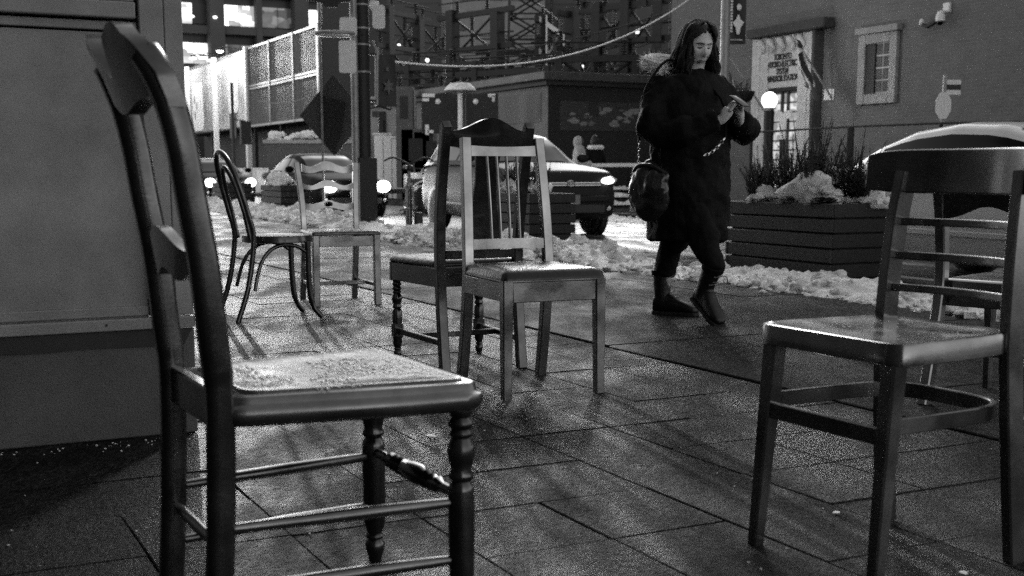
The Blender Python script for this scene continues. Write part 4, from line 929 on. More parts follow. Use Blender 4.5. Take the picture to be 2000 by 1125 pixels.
        MB().sweep([(sx * sp['W'] * 1.0, sp['wheels'][0] + .5, .46), (sx * sp['W'] * 1.0, sp['wheels'][1] - .5, .48)], .022, .045).build('side_moulding_and_glint', bm if bm is M['car_silver'] else M['black_plastic'], t)  # on the silver car this pale strip imitates a reflected highlight
    return t
make_car('grey_suv', 'dark grey sport utility car with one headlight showing, behind the middle chairs', SUV, M['car_grey'], 9.55, 18.75, -.15, -4, (1, -1), lit_mat='headlight_dim')
make_car('silver_sedan', 'pale silver car parked behind the right-hand chairs', dict(SED, wheels=(-1.40, 1.62), glass=((-.62, 1.42),)), M['car_silver'], 9.05, 7.4, -.15, 0, ())
make_car('black_sedan', 'dark car facing us with both headlights blazing, beyond the ladder-back chair', SED, M['car_black'], 9.35, 28.2, -.15, 0, (1, -1), energy=320)
make_car('black_sedan', 'dark car farther back at the left with a blazing headlight beside the bentwood chair', SED, M['car_black'], 9.55, 40.0, -.15, 0, (1, -1), energy=320)

# ------------------------------------------------------------ bicycle chained by the pole
q = W(6.75, 16.55)
bt = thing('bicycle', 'bicycle with dropped leafless look of thin tubes standing by the dark pole', 'bicycle', 6.62, 16.2, 0, -20)
bt['label'] = 'parked bicycle seen head-on beside the dark utility pole'
for y in (-.50, .52):
    wh = MB().tube([(0, y + .335 * math.cos(a), .345 + .335 * math.sin(a)) for a in [2 * math.pi * k / 28 for k in range(28)]], .017, 7, closed=True).build('wheel', M['tyre'], bt, smooth=60)
    sp_ = MB().tube([(0, y + .312 * math.cos(a), .345 + .312 * math.sin(a)) for a in [2 * math.pi * k / 28 for k in range(28)]], .008, 6, closed=True)
    for k in range(12): a = math.pi * k / 6; sp_.tube([(.02 * (-1) ** k, y, .345), (0, y + .31 * math.cos(a), .345 + .31 * math.sin(a))], .0015, 4)
    sp_.tube([(-.05, y, .345), (.05, y, .345)], .02, 8); sp_.build('rim', M['galv'], wh)
fr = MB(); fr.tube([(0, .18, .82), (0, .08, .32)], .016).tube([(0, .10, .33), (0, -.34, .72)], .018).tube([(0, .16, .76), (0, -.35, .80)], .015).tube([(0, -.33, .70), (0, -.37, .90)], .018)
for sx in (-1, 1): fr.tube([(sx * .05, -.50, .345), (sx * .045, -.40, .60), (sx * .03, -.36, .70)], .011).tube([(sx * .05, .52, .345), (0, .17, .72)], .009).tube([(sx * .05, .52, .345), (sx * .02, .09, .33)], .010)
fr.build('frame', M['galv'], bt)
MB().tube(smooth_path([(-.33, -.22, 1.0), (-.22, -.34, 1.04), (-.06, -.38, .98), (0, -.38, .95), (.06, -.38, .98), (.22, -.34, 1.04), (.33, -.22, 1.0)], 4), .013, 8).build('handlebar', M['black_plastic'], bt)
MB().slab([(-.03, -.16), (.03, -.16), (.05, 0), (.08, .11), (-.08, .11), (-.05, 0)], [(.88, .8), (.90, 1), (.93, .95), (.94, .7)]).build('saddle', M['black_plastic'], bt)
MB().tube([(-.13, .09, .30), (-.08, .09, .32), (.08, .08, .33), (.13, .09, .36)], .012).build('crank', M['galv'], bt)
MB().box(.05, .17, -.62, -.50, .05, .30).build('pannier', M['black_plastic'], bt, bevel=.03)
MB().ell((0, -.42, .90), (.045, .05, .045), 12, 8).build('lamp', M['black_plastic'], bt)

# ------------------------------------------------------------ utility pole with sign backs
p_, s_ = 6.58, 17.9
t = thing('utility_pole', 'dark utility pole with pale conduit and cabinet sleeve behind the bicycle', 'pole', p_, s_)
MB().lathe([(.125, 0), (.120, 6.5)], (0, 0, 0), 18).build('shaft', M['pole_dark'], t, smooth=60)
MB().lathe([(.055, 0), (.055, 6.5)], (-.145, -.075, 0), 12).build('conduit', M['galv'], t, smooth=60)
MB().box(-.13, .17, -.16, .14, 0, 1.06).build('base_sleeve', M['pole_dark'], t, bevel=.02)
MB().box(-.15, -.135, -.20, -.165, .1, .98).build('sleeve_trim', M['galv'], t)
for z in (2.32, 2.72, 2.96, 3.3): MB().lathe([(.132, 0), (.132, .025)], (0, 0, z), 18).build('steel_band', M['galv'], t, smooth=60)
def sign_back(label, u0, u1, v0, v1, Y, m='white_paint', rot=0, name='sign_plate', cr=.05):
    a = px(u0, v1, Y); b = px(u1, v0, Y); w_ = abs((u1 - u0) / 2400. * Y); h = b[2] - a[2]
    c = px((u0 + u1) / 2, v1, Y)
    o = thing(name, label, 'sign', c[0], c[1], a[2], -27 + rot, 'sign plates on the utility pole')
    MB().prism(rpoly([(-w_ / 2, 0), (w_ / 2, 0), (w_ / 2, h), (-w_ / 2, h)], cr), -.004, .004).build('plate', M[m], o)
    for z in (.12, h - .12): MB().box(-w_ * .3, w_ * .45, .006, .03, z - .015, z + .015).build('bracket', M['galv'], o)
    return o
sign_back('upper white sign plate on the left of the utility pole', 664, 697, 33, 70, 18.7)
sign_back('tall white sign plate below the ring bracket on the utility pole', 663, 696, 78, 142, 18.7)
sign_back('white sign plate turned sideways on the right of the utility pole', 728, 752, 9, 55, 18.9)
sign_back('small white plate near the top right of the utility pole', 722, 740, 0, 19, 18.95)
t2 = thing('ring_bracket', 'metal ring bracket clamped round the utility pole between two white plates', 'bracket', p_, s_, 2.87)
MB().tube([(-.40 + .30 * math.cos(a), -.02 + .22 * math.sin(a), 0) for a in [2 * math.pi * k / 24 for k in range(24)]], .03, 8, closed=True).build('ring', M['galv'], t2, smooth=60)
MB().sweep([(-.12, -.05, 0), (.0, -.1, 0)], .03, .06, side=(0, 0, 1)).build('clamp', M['pole_dark'], t2)
# hanging street blade at the top
a = px(645, 14, 18.6)
t2 = thing('street_name_sign', 'dark street name blade with stepped lower edge cut by the top of the picture', 'sign', a[0], a[1], a[2], -27)
MB().prism([(-.36, .10), (-.11, .06), (-.06, 0), (.10, 0), (.14, .07), (.30, .08), (.31, .40), (-.36, .40)], -.015, .015).build('plate', M['sign_mid'], t2, bevel=.006)
for k, x in enumerate((-.16, -.10, -.045, .0, .055, .14)): MB().box(x, x + .035, -.018, -.0145, .125, .185 if k % 2 else .17).build('raised_letter', M['white_paint'], t2)
# festoon post with rope light and a snowflake banner
fp = thing('festoon_post', 'slim pale bracket post holding a rope light, right of the utility pole', 'post', 6.85, 18.05)
a = px(736, 215, 18.9); b = px(741, 88, 18.9)
X0 = 0.02
MB().tube([(X0, .0, 1.85), (X0 + .01, .0, 2.4), (X0 + .02, 0, 2.72)], .030, 10).build('upright', M['galv'], fp, smooth=60)
MB().tube([(X0 + .02, 0, 2.62), (X0 - .05, 0, 2.82)], .02, 8).build('bracket_arm', M['galv'], fp)
MB().tube([(X0, 0, 1.85), (X0 + .22, 0, 1.80), (X0 + .24, 0, 1.82)], .02, 8).build('bracket_arm', M['pole_dark'], fp)
MB().box(-.22, .05, -.02, .02, 1.9, 1.94).build('clamp', M['pole_dark'], fp); MB().box(-.22, .05, -.02, .02, 2.6, 2.64).build('clamp', M['pole_dark'], fp)
bn = thing('street_banner', 'dark banner with pale star shape hanging beside the utility pole', 'banner', 6.99, 18.05, 1.84)
MB().grid(4, 8, lambda a, b: (-.10 + .30 * a, .02 * math.sin(a * 5 + b * 3), b * .78)).build('cloth', M['sign_dark'], bn)
st5 = [((.10 if k % 2 == 0 else .05) * math.sin(math.pi * k / 6), (.13 if k % 2 == 0 else .06) * math.cos(math.pi * k / 6)) for k in range(12)]
MB().prism([(x + .06, z + .30) for x, z in st5], -.05, -.046).build('star_print', M['pier_stucco'], bn)
MB().prism([(x * .4 + .04, z * .4 + .56) for x, z in st5], -.05, -.046).build('star_print', M['pier_stucco'], bn)
# rope of light from the post up across the road
A0 = Vector((6.87, 18.05, 2.55)); B0 = Vector((17.6, 25.0, 5.0)); rp = []
for k in range(61):
    t_ = k / 60; q = A0.lerp(B0, t_); q.z -= 1.05 * 4 * t_ * (1 - t_) * .62; rp.append(q)
ro = single('rope_light', MB().tube(rp, .012, 7), M['rope_on'], 'sagging pale rope light strung across the street to the upper right', 'rope light', smooth=60)

# big diamond sign, seen from the back, on its own thin post
c = px(652, 225, 20.5)
t = thing('diamond_sign', 'large dark diamond road sign seen from the back beside the utility pole', 'sign', c[0], c[1], 0, -27)
hw = .56; z0 = c[2]; hz = .66
MB().prism([(-hw, z0), (0, z0 - hz), (hw, z0), (0, z0 + hz)], -.006, .006).build('plate', M['sign_back'], t, bevel=.003)
MB().prism([(-.20, z0 + .32), (.20, z0 + .22), (.12, z0 - .30), (0.0, z0 - .62), (-.20, z0 - .38)], -.03, -.012).build('folded_flap', M['sign_dark'], t)
MB().box(-.205, -.17, -.06, -.032, 0, z0 + 1.9).build('post', M['galv'], t)

# ------------------------------------------------------------ things across the road
q = px(900, 360, 33.5)
t = thing('lamp_post', 'white lamp post with flat snow-covered hood in front of the dark board', 'lamp post', q[0], q[1], -.03)
zt = px(900, 178, 33.5)[2] + .03
MB().lathe([(.085, 0), (.075, .5), (.062, zt - .05)], (0, 0, 0), 14).build('post', M['white_paint'], t, smooth=60)
MB().lathe([(.10, zt - .05), (.38, zt - .02), (.42, zt + .01), (.34, zt + .05), (.15, zt + .10)], (0, 0, 0), 20).build('hood', M['galv'], t)
MB().lathe([(.43, zt + .02), (.38, zt + .10), (.26, zt + .21), (.10, zt + .23)], (0, 0, 0), 20).build('snow_cap', M['snow'], t, smooth=50)
q0 = px(825, 255, 34.5); q1 = px(972, 255, 34.5)
t = thing('notice_board', 'large dark notice board on legs behind the white lamp post', 'notice board', (q0[0] + q1[0]) / 2, (q0[1] + q1[1]) / 2, -.03, -27)
wb = 147 / 2400. * 34.5 / 2; z1 = px(900, 180, 34.5)[2]; z0 = px(900, 258, 34.5)[2]
MB().box(-wb, .0 - .02 + wb * .15, -.05, .05, z0, z1).build('panel', M['sign_dark'], t, bevel=.01); MB().box(wb * .15, wb, -.05, .05, z0, z1 + .0).build('panel', M['sign_dark'], t, bevel=.01)
for x in (-wb + .25, wb - .3): MB().box(x - .05, x + .05, .055, .14, 0, z1 - .1).build('leg', M['steel_dark'], t)
for x, z, w_, h in ((-wb + .2, z1 - .05, .17, .045), (-wb + .12, z1 - .17, .09, .04), (wb - .18, z1 - .05, .10, .045), (-wb + .15, z0 + .1, .05, .14), (wb - .13, z1 - .14, .035, .08), (-wb + .25, z0 + .05, .08, .04)): MB().box(x - w_, x + w_, -.058, -.052, z - h, z + h).build('tape', M['white_paint'], t)
for x in (-wb + .46, wb - .62): MB().ell((x, -.05, z1 - .22), (.075, .03, .075), 12, 8).build('knob', M['white_paint'], t, smooth=60)

# small flat-roofed brick building with a mural
sb0 = thing('flat_roofed_building', 'small dark brick building with flat roof and painted mural band', 'building', 15.9, 29.1, 0)
zr = 3.46
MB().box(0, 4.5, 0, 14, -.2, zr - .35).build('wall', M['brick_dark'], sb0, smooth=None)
MB().box(-.012, 0, .0, 14, .0, zr - .36).build('lit_street_wall', M['concrete_wall'], sb0, smooth=None)  # street face given a paler grey to imitate the light on it
MB().box(-.28, 4.7, -.28, 14.2, zr - .22, zr).build('roof', M['stone_dark'], sb0, bevel=.02)
MB().box(-.30, -.27, -.3, 14.2, zr - .20, zr - .02).build('fascia', M['concrete_wall'], sb0)
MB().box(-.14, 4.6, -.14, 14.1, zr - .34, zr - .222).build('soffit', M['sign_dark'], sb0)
for y0, y1 in ((1.9, 3.0), (5.2, 6.0)):
    w_ = MB().box(-.035, -.01, y0, y1, .9, 2.05).build('window', M['sign_dark'], sb0); MB().box(-.045, -.036, y0 + .1, y1 - .08, 1.0, 1.95).build('pane', M['window_dim'], w_)
MB().box(-.03, -.012, .35, 9, 2.18, 2.95).build('sign_band', M['panel'], sb0)
mu = MB().box(.35, 3.9, -.02, 0, 1.95, 2.72).build('mural_band', M['sign_mid'], sb0)
rm_ = random.Random(4)
for k in range(30):
    x = .6 + rm_.random() * 3.0; z = 2.10 + rm_.random() * .45; r0 = rm_.uniform(.04, .13)
    MB().prism([(x + r0 * 1.5 * (1 + .9 * vn(k * 1.7 + .3, j * .9)) * math.cos(j * .524), z + r0 * .7 * (1 + .9 * vn(k * 2.3 + .7, j * .8, 3)) * math.sin(j * .524)) for j in range(12)], -.026 - .002 * (k % 4), -.0225).build('painted_shape', M['pier_stucco'] if k % 3 == 0 else M['concrete_wall'], mu)
MB().box(1.25, 1.55, -.04, -.022, 2.35, 2.72).build('vent', M['black_plastic'], sb0); MB().box(2.95, 3.3, -.04, -.022, 2.3, 2.72).build('vent', M['black_plastic'], sb0)
for x in (.62, 2.52): MB().box(x, x + .22, -.03, -.01, .35, .95).build('low_vent', M['black_plastic'], sb0)
for k in range(3):
    single('step', MB().box(13.6 + .8 * k * 0, 19.5, 0, .8, -.1, .10), M['concrete'], ['lowest snow-covered step before the dark brick wall', 'middle snow-covered step before the dark brick wall', 'top snow-covered step against the dark brick wall'][k], 'step', 0, 25.8 + k * 1.05, .0 + k * .17 - .1, bevel=.02)
    snow_bank('snow_strip', 'snow lying along the step before the dark brick wall, number %s from the road' % ('one', 'two', 'three')[k], 15.2, 19.4, lambda s: 0, .5, .12, 60, 70 + k, .03, .08).matrix_world = Matrix.Translation(W(0, 25.95 + k * 1.05, .07 + k * .17)) @ Matrix.Rotation(A - R(90), 4, 'Z') @ Matrix.Scale(-1, 4, (1, 0, 0))
# barricade
q = px(1240, 418, 27.5)
t = thing('barricade', 'white folding barricade with long top rail behind the walking woman', 'barricade', q[0] - .05, q[1], -.15, -20)
for y in (-.22, .22):
    for x in (0, -2.3): MB().sweep([(x, y, 0), (x + .02, y * .25, 1.12)], .05, .04).build('leg', M['white_paint'], t)
MB().sweep([(-2.5, 0, 1.13), (.22, 0, 1.15)], .05, .08, side=(0, 1, 0)).build('top_rail', M['white_paint'], t)
MB().add([(0, -.19, .1), (0, .19, .1), (.01, .08, .75), (.01, -.08, .75)], [(0, 1, 2, 3)]).build('end_panel', M['galv'], t)
q = px(1285, 425, 25.5)
single('kerb_block', MB().box(-.1, 1.6, -.25, .25, 0, .16), M['brick_dark'], 'dark sandbag-like block on the road behind the woman', 'block', q[0], q[1], -.15, -20, bevel=.04)
# traffic drum, trailer and cabinets
q = px(817, 393, 30.)
t = thing('traffic_drum', 'striped traffic drum behind the bicycle', 'traffic drum', q[0], q[1], -.15)
for k in range(6):
    r0 = .30 - .022 * k; MB().lathe([(r0, .09 + k * .15), (r0 - .02, .09 + (k + 1) * .15 - .006)], (0, 0, 0), 18).build('band', M['white_paint'] if k % 2 else M['sign_mid'], t, smooth=40)
MB().lathe([(.38, 0), (.38, .06), (.31, .085)], (0, 0, 0), 18).build('base', M['rubber'], t); MB().tube([(-.08, 0, 1.0), (-.08, 0, 1.08), (.08, 0, 1.08), (.08, 0, 1.0)], .015, 6).build('grip', M['rubber'], t)
q = px(803, 393, 29.)
single('marker_post', MB().sweep([(0, 0, 0), (-.10, 0, .95)], .09, .03), M['white_paint'], 'slanting white marker post left of the striped drum', 'post', q[0], q[1], -.15)
q = px(842, 394, 30.5)
t = thing('trailer', 'small white trailer with one wheel showing left of the grey car', 'trailer', q[0], q[1], -.15, 60)
for y in (-.75, .75): make_wheel(t, .0 if False else y * 1.0, 0, .34, 1 if y > 0 else -1, .18)
for y in (-.75, .75): MB().tube([(y, .44 * math.cos(a), .36 + .44 * math.sin(a)) for a in [R(-5 + 190 * k / 10) for k in range(11)]], .10, 6, sx=.25).build('mudguard', M['white_paint'], t)
MB().box(-.62, .62, -1.2, 1.0, .48, .60).build('chassis', M['steel_dark'], t, bevel=.02); MB().sweep([(0, 1.0, .52), (0, 2.2, .5)], .08, .1).build('tow_bar', M['steel_dark'], t)
MB().box(-.55, .55, -1.0, .6, .60, .95).build('engine_box', M['white_paint'], t, bevel=.04)
for k, (u0, u1, v0, v1) in enumerate(((735, 768, 262, 312), (769, 797, 268, 312))):
    Y = 42.; q = px((u0 + u1) / 2, v1 + 40, Y); w_ = (u1 - u0) / 2400. * Y / 2; zt = px(800, v0, Y)[2]
    t = thing('electrical_cabinet', ['pale electrical cabinet beside the utility pole, left of a pair', 'pale electrical cabinet beside the utility pole, right of a pair'][k], 'cabinet', q[0], q[1], -.03, -27, 'electrical cabinets across the road')
    MB().box(-w_, w_, -.4, .4, 0, zt).build('housing', M['white_paint'], t, bevel=.02); MB().box(-w_ - .05, w_ + .05, -.45, .45, zt, zt + .06).build('cap', M['snow'], t, bevel=.02)
    MB().box(-w_ * .02, w_ * .02, -.412, -.402, .1, zt - .1).build('door_gap', M['sign_dark'], t)
for k, (u, v0, v1, w0) in enumerate(((792, 168, 280, .28), (815, 250, 300, .5), (858, 255, 300, .8))):
    Y = 40.; q = px(u, v1, Y); zt = px(u, v0, Y)[2]
    t = thing('equipment_kiosk', ['tall narrow kiosk left of the dark board', 'low equipment kiosk under the dark board', 'wide low kiosk right under the dark board'][k], 'kiosk', q[0], q[1], -.03, -27, 'equipment kiosks')
    MB().box(-w0, w0, -.3, .3, 0, zt).build('housing', M['pier_stucco'], t, bevel=.02); MB().box(-w0 * .5, w0 * .4, -.315, -.302, zt - 1.0, zt - .3).build('hatch', M['sign_dark'], t)
    MB().tube([(w0 + .05, -.2, 0), (w0 + .05, -.2, zt - .1)], .05, 8).build('pipe', M['galv'], t)

# skip bin with snow and low barrier beyond
q = px(612, 325, 44.); 
t = thing('skip_bin', 'grey skip bin heaped with snowy rubble behind the diamond sign', 'skip', q[0], q[1], -.03, -27)
zt = px(600, 272, 44.)[2]; w_ = 1.55
MB().loops([[(x * k_, y * k_, z) for x, y in ((-w_, -.8), (w_, -.8), (w_, .8), (-w_, .8))] for z, k_ in ((.0, .86), (zt, 1.0))]).build('tub', M['pier_stucco'], t)
MB().box(-w_ - .04, w_ + .04, -.86, -.80, zt - .12, zt).build('rim', M['galv'], t)
rb = MB(); r_ = random.Random(2)
for k in range(40): lump(rb, (r_.uniform(-w_, w_) * .9, r_.uniform(-.6, .6), zt + r_.uniform(-.1, .25)), r_.uniform(.1, .28), k)
rb.build('snowy_rubble', M['snow'], t, smooth=60)
for k in range(7):
    q = px(385 + k * 42, 330, 62. - k * 2.2)
    t = thing('concrete_barrier', 'pale concrete road barrier below the hoarding, number %s from the left' % ('one', 'two', 'three', 'four', 'five', 'six', 'seven')[k], 'barrier', q[0], q[1], -.03, 62, 'concrete barriers')
    MB().loops([[(-1.4, y, z) for y, z in ((-.3, 0), (-.28, .2), (-.12, .5), (-.09, 1.0), (.09, 1.0), (.12, .5), (.28, .2), (.3, 0))], [(1.4, y, z) for y, z in ((-.3, 0), (-.28, .2), (-.12, .5), (-.09, 1.0), (.09, 1.0), (.12, .5), (.28, .2), (.3, 0))]]).build('block', M['white_paint'], t)
    MB().box(-1.35, 1.35, -.10, .10, 1.0, 1.06).build('snow_cap', M['snow'], t, bevel=.02)
# ------------------------------------------------------------ brick building at the right (local x runs to the right of the picture, -y faces the road)
def onp(u, v, p):
    t = math.atan(360 / 2400.); x = (u - 1000) / 2400.; y = -(v - 696) / 2400.; dy = math.cos(t) + y * math.sin(t)
    return px(u, v, p / (math.cos(A) * x / dy + math.sin(A)))
PB, SB = 19.7, 29.0
def fx(u, v): q = onp(u, v, PB); return SB - q[1], q[2]
bb_ = thing('brick_building', 'tall grey brick building with stone doorway filling the upper right', 'building', PB, SB, -.03, -90)
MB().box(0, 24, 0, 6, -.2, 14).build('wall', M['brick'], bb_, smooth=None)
def frame(mbp, x0, x1, z0, z1, w_, y0, y1, nm, m, parent):
    for b in ((x0, x0 + w_, z0, z1), (x1 - w_, x1, z0, z1), (x0 + w_, x1 - w_, z1 - w_, z1), (x0 + w_, x1 - w_, z0, z0 + w_)): MB().box(b[0], b[1], y0, y1, b[2], b[3]).build(nm, M[m], parent, bevel=.015)
xl, _ = fx(1476, 200); xr, _ = fx(1600, 200); zt = (fx(1476, 68)[1] + fx(1600, 50)[1]) / 2 + .03
dw = MB().box(xl, xl + .62, -.16, 0, 0, zt - .12).build('door_surround', M['stone'], bb_, bevel=.02)
MB().box(xr - .62, xr, -.16, 0, 0, zt - .12).build('surround_jamb', M['stone'], dw, bevel=.02)
zl = fx(1540, 168)[1]
MB().box(xl + .62, xr - .62, -.13, 0, zl, zt - .12).build('inscription_panel', M['stone'], dw, bevel=.02)
MB().box(xl - .05, xr + .45, -.34, 0, zt - .11, zt + .13).build('cornice', M['stone_dark'], dw, bevel=.03)
MB().box(xr + .005, xr + .10, -.30, 0, .2, zt - .12).build('return_pilaster', M['stone_dark'], dw, bevel=.02)
MB().box(xl + .25, xl + .33, -.19, -.155, .1, zt - .5).build('fluting', M['stone'], dw, bevel=.02); MB().box(xr - .33, xr - .25, -.19, -.155, .1, zt - .5).build('fluting', M['stone'], dw, bevel=.02)
for k in range(5):
    x = xl + .45 + (xr - xl - .9) * k / 4
    MB().tube(smooth_path([(x - .12, -.17, zt - .2), (x, -.22, zt - .30), (x + .05, -.20, zt - .40), (x - .04, -.17, zt - .50)], 4), [.08, .09, .1, .09, .08, .07, .06, .06, .05, .05, .04, .04, .03], 8).build('carved_scroll', M['stone'], dw, smooth=60)
for k, tx in enumerate(('TORONTO', 'HYDRO-ELECTRIC', 'SYSTEM', 'WINDSOR STATION')):
    cu = bpy.data.curves.new('lettering', 'FONT'); cu.body = tx; cu.align_x = 'CENTER'; cu.size = .26; cu.extrude = .008; cu.offset = .004; cu.materials.append(M['lettering'])
    tmp = bpy.data.objects.new('tmp', cu); COL.objects.link(tmp); bpy.context.view_layer.update(); me = bpy.data.meshes.new_from_object(tmp.evaluated_get(bpy.context.evaluated_depsgraph_get())); bpy.data.objects.remove(tmp)
    o = bpy.data.objects.new('lettering', me); COL.objects.link(o); o.parent = bb_; o.rotation_euler = (R(90), 0, 0)
    v = (109, 123, 137, 151)[k]; o.location = ((xl + xr) / 2 - .02, -.14, fx(1535, v)[1] - .06); o.scale = (.50, .80, 1)
dl, dr = xl + .68, xr - .68
dz = zl - .08
door = MB().box(dl + .42, dr - .42, -.04, .0, 0, dz - .62).build('door', M['door'], bb_, bevel=.01)
for z0, z1 in ((.3, 1.2), (1.35, dz - .8)): MB().box(dl + .58, dr - .58, -.055, -.042, z0, z1).build('door_panel', M['black_plastic'], door, bevel=.01)
wz = fx(1537, 238)[1]; xm = (dl + dr) / 2
MB().prism([(xm - .10, wz - .38), (xm + .10, wz - .38), (xm + .12, wz + .1), (xm + .30, wz + .12), (xm + .30, wz + .3), (xm + .1, wz + .3), (xm, wz + .22), (xm - .1, wz + .3), (xm - .30, wz + .3), (xm - .30, wz + .12), (xm - .12, wz + .1)], -.10, -.06).build('white_wreath', M['white_paint'], door)
MB().box(dl, dl + .05, -.05, 0, 0, dz).build('door_frame', M['door'], bb_); MB().box(dr - .05, dr, -.05, 0, 0, dz).build('door_frame', M['door'], bb_)
MB().box(dl + .36, dl + .42, -.06, 0, 0, dz).build('door_frame', M['door'], bb_); MB().box(dr - .42, dr - .36, -.06, 0, 0, dz).build('door_frame', M['door'], bb_)
MB().box(dl + .42, dr - .42, -.06, 0, dz - .62, dz - .54).build('door_frame', M['door'], bb_)
MB().box(dl, dr, -.12, 0, dz, dz + .08).build('door_lintel', M['lettering'], bb_)
for x0, x1, z0, z1, nx, nz in ((dl + .05, dl + .36, .5, dz - .05, 1, 10), (dr - .36, dr - .05, .5, dz - .05, 1, 10), (dl + .45, dr - .45, dz - .53, dz - .04, 5, 2)):
    for i in range(nx):
        for j in range(nz): MB().box(x0 + (x1 - x0) * i / nx + .02, x0 + (x1 - x0) * (i + 1) / nx - .02, -.02, -.004, z0 + (z1 - z0) * j / nz + .02, z0 + (z1 - z0) * (j + 1) / nz - .02).build('lit_pane', M['window_warm'], bb_)
# window with stone frame
x0, _ = fx(1681, 130); x1, _ = fx(1756, 130); z1 = fx(1715, 62)[1]; z0 = fx(1715, 200)[1]
wn = MB().box(x0 + .2, x1 - .2, -.01, -.004, z0 + .2, z1 - .2).build('window', M['window_dim'], bb_)
frame(None, x0, x1, z0, z1, .22, -.10, 0, 'window_surround', 'pier_metal', wn); MB().box(x0 - .06, x1 + .06, -.16, -.002, z1, z1 + .14).build('window_head', M['pier_metal'], wn, bevel=.01)
xm2 = x0 + (x1 - x0) * .60
MB().box(x0 + .22, x0 + .50, -.06, -.011, z0 + .22, z1 - .22).build('curtain', M['sign_dark'], wn)
for i in range(2):
    for j in range(4):
        a0 = x0 + .52 if i == 0 else xm2 + .02; a1 = xm2 - .02 if i == 0 else x1 - .24; h_ = (z1 - z0 - .46) / 4
        MB().box(a0, a1, -.03, -.012, z0 + .24 + j * h_ + .02, z0 + .24 + (j + 1) * h_ - .01).build('pane', M['door'] if (i == 1 and j == 3) else M['pier_stucco'], wn)
x, z = fx(1621, 182)
single('wall_plaque', MB().box(-.17, .17, -.05, 0, -.13, .13), M['white_paint'], 'small white plaque on the brick wall right of the doorway', 'plaque', PB - .002, SB - x, z - .03, -90, bevel=.03)
# security camera
x, z = fx(1850, 42)
t = thing('security_camera', 'white dome security camera on a bracket high on the brick wall', 'camera', PB, SB - x, z, -90); t.scale = (.72, .72, .72)
MB().box(-.10, .14, -.10, -.002, .25, .52).build('mount', M['white_paint'], t, bevel=.02); MB().lathe([(.08, .26), (.13, .12), (.14, 0), (.10, -.02)], (.05, -.32, 0), 16).build('dome', M['white_paint'], t, smooth=50)
MB().ell((.05, -.32, -.03), (.10, .10, .09), 14, 8).build('lens', M['glass_dark'], t, smooth=60); MB().sweep([(.02, -.05, .3), (.05, -.32, .26)], .06, .06).build('arm', M['white_paint'], t)
MB().sweep([(-.08, -.14, .12), (-.55, -.2, -.10), (-.72, -.2, -.02)], .12, .09, side=(0, 1, 0)).build('cable_arm', M['sign_dark'], t); MB().ell((-.78, -.2, .06), (.07, .07, .10), 10, 8).build('sensor', M['white_paint'], t, smooth=60)
# globe lamp on a dark post
q = onp(1503, 195, 17.6); zc = q[2]; rg_ = 15.0 / 2400. * (q[0] * math.sin(A) + q[1] * math.cos(A))
t = thing('globe_lamp', 'lit white globe lamp on dark post before the stone doorway', 'lamp', q[0], q[1], -.03)
MB().ell((0, 0, zc + .03), (rg_,) * 3, 24, 16).build('globe', M['globe_on'], t, smooth=180)
MB().lathe([(rg_ * .8, zc - rg_ * 1.12), (rg_ * .85, zc - rg_ * .95), (rg_ * .6, zc - rg_ * .8)], (0, 0, .03), 16).build('collar', M['white_paint'], t)
MB().lathe([(.16, 0), (.14, .3), (rg_ * .62, .35), (rg_ * .66, zc - rg_ * 1.13)], (0, 0, 0), 16).build('post', M['sign_dark'], t)
ld = bpy.data.lights.new('globe_light', 'POINT'); ld.energy = 30; ld.shadow_soft_size = rg_; lo = bpy.data.objects.new('globe_light', ld); COL.objects.link(lo); lo.parent = t; lo.location = (0, -.0, zc + .03 + rg_ + .3)
ld.energy = 14
# flags on slanting staffs
def flag(label, u, v, p, dz, sx, flip):
    q = onp(u, v, p); t = thing('flag', label, 'flag', q[0], q[1], q[2], -90, 'flags by the doorway')
    MB().tube([(0, .9, -1.1), (0, -.55, .55)], .025, 8).build('staff', M['galv'], t)
    for k, m_ in enumerate(('flag_red', 'flag_white', 'flag_red')):
        def fn(a, b, k=k):
            tt = (k + a) / 3; hx = .12 + .55 * tt * sx; z = .45 - tt * .35 - b * (.95 - .1 * tt) - .2 * b * tt; return (flip * (hx * (.25 + .75 * b)) + .04 * math.sin(b * 9 + k), -.45 + .35 * (b * .5) + .10 * math.sin(tt * 11 + b * 2), z)
        MB().grid(5, 10, fn).build('stripe', M[m_], t, smooth=60)
flag('drooping dark and white flag on a staff right of the doorway sign', 1584, 118, 19.0, 0, 1, 1)
flag('pale folded flag on a staff left of the doorway near the lamp post', 1436, 122, 18.6, 0, .5, 1)
# lamp post with banner and hanging basket
q = px(1410, 330, 24.); t = thing('street_light_pole', 'thick pale street light pole right behind the woman\'s head', 'pole', q[0], q[1], -.03)
MB().lathe([(.13, 0), (.12, .6), (.095, .65), (.085, 9)], (0, 0, 0), 16).build('shaft', M['galv'], t, smooth=50)
MB().sweep([(0, 0, 4.25), (.42, -.2, 4.25)], .03, .03).build('banner_arm', M['galv'], t); MB().sweep([(0, 0, 3.36), (.42, -.2, 3.36)], .03, .03).build('banner_arm', M['galv'], t)
q = px(1438, 86, 24.); t = thing('pole_banner', 'dark vertical banner with pale lettering on the street light pole', 'banner', q[0], q[1], q[2], -27)
MB().grid(4, 8, lambda a, b: (-.17 + .34 * a, .02 * math.sin(a * 4 + b * 3), b * 1.3)).build('cloth', M['sign_dark'], t)
for k in range(11): MB().box(-.13, -.09, -.045, -.04, .22 + k * .055, .22 + k * .055 + (.042 if k % 3 else .03)).build('printed_letter', M['white_paint'], t)
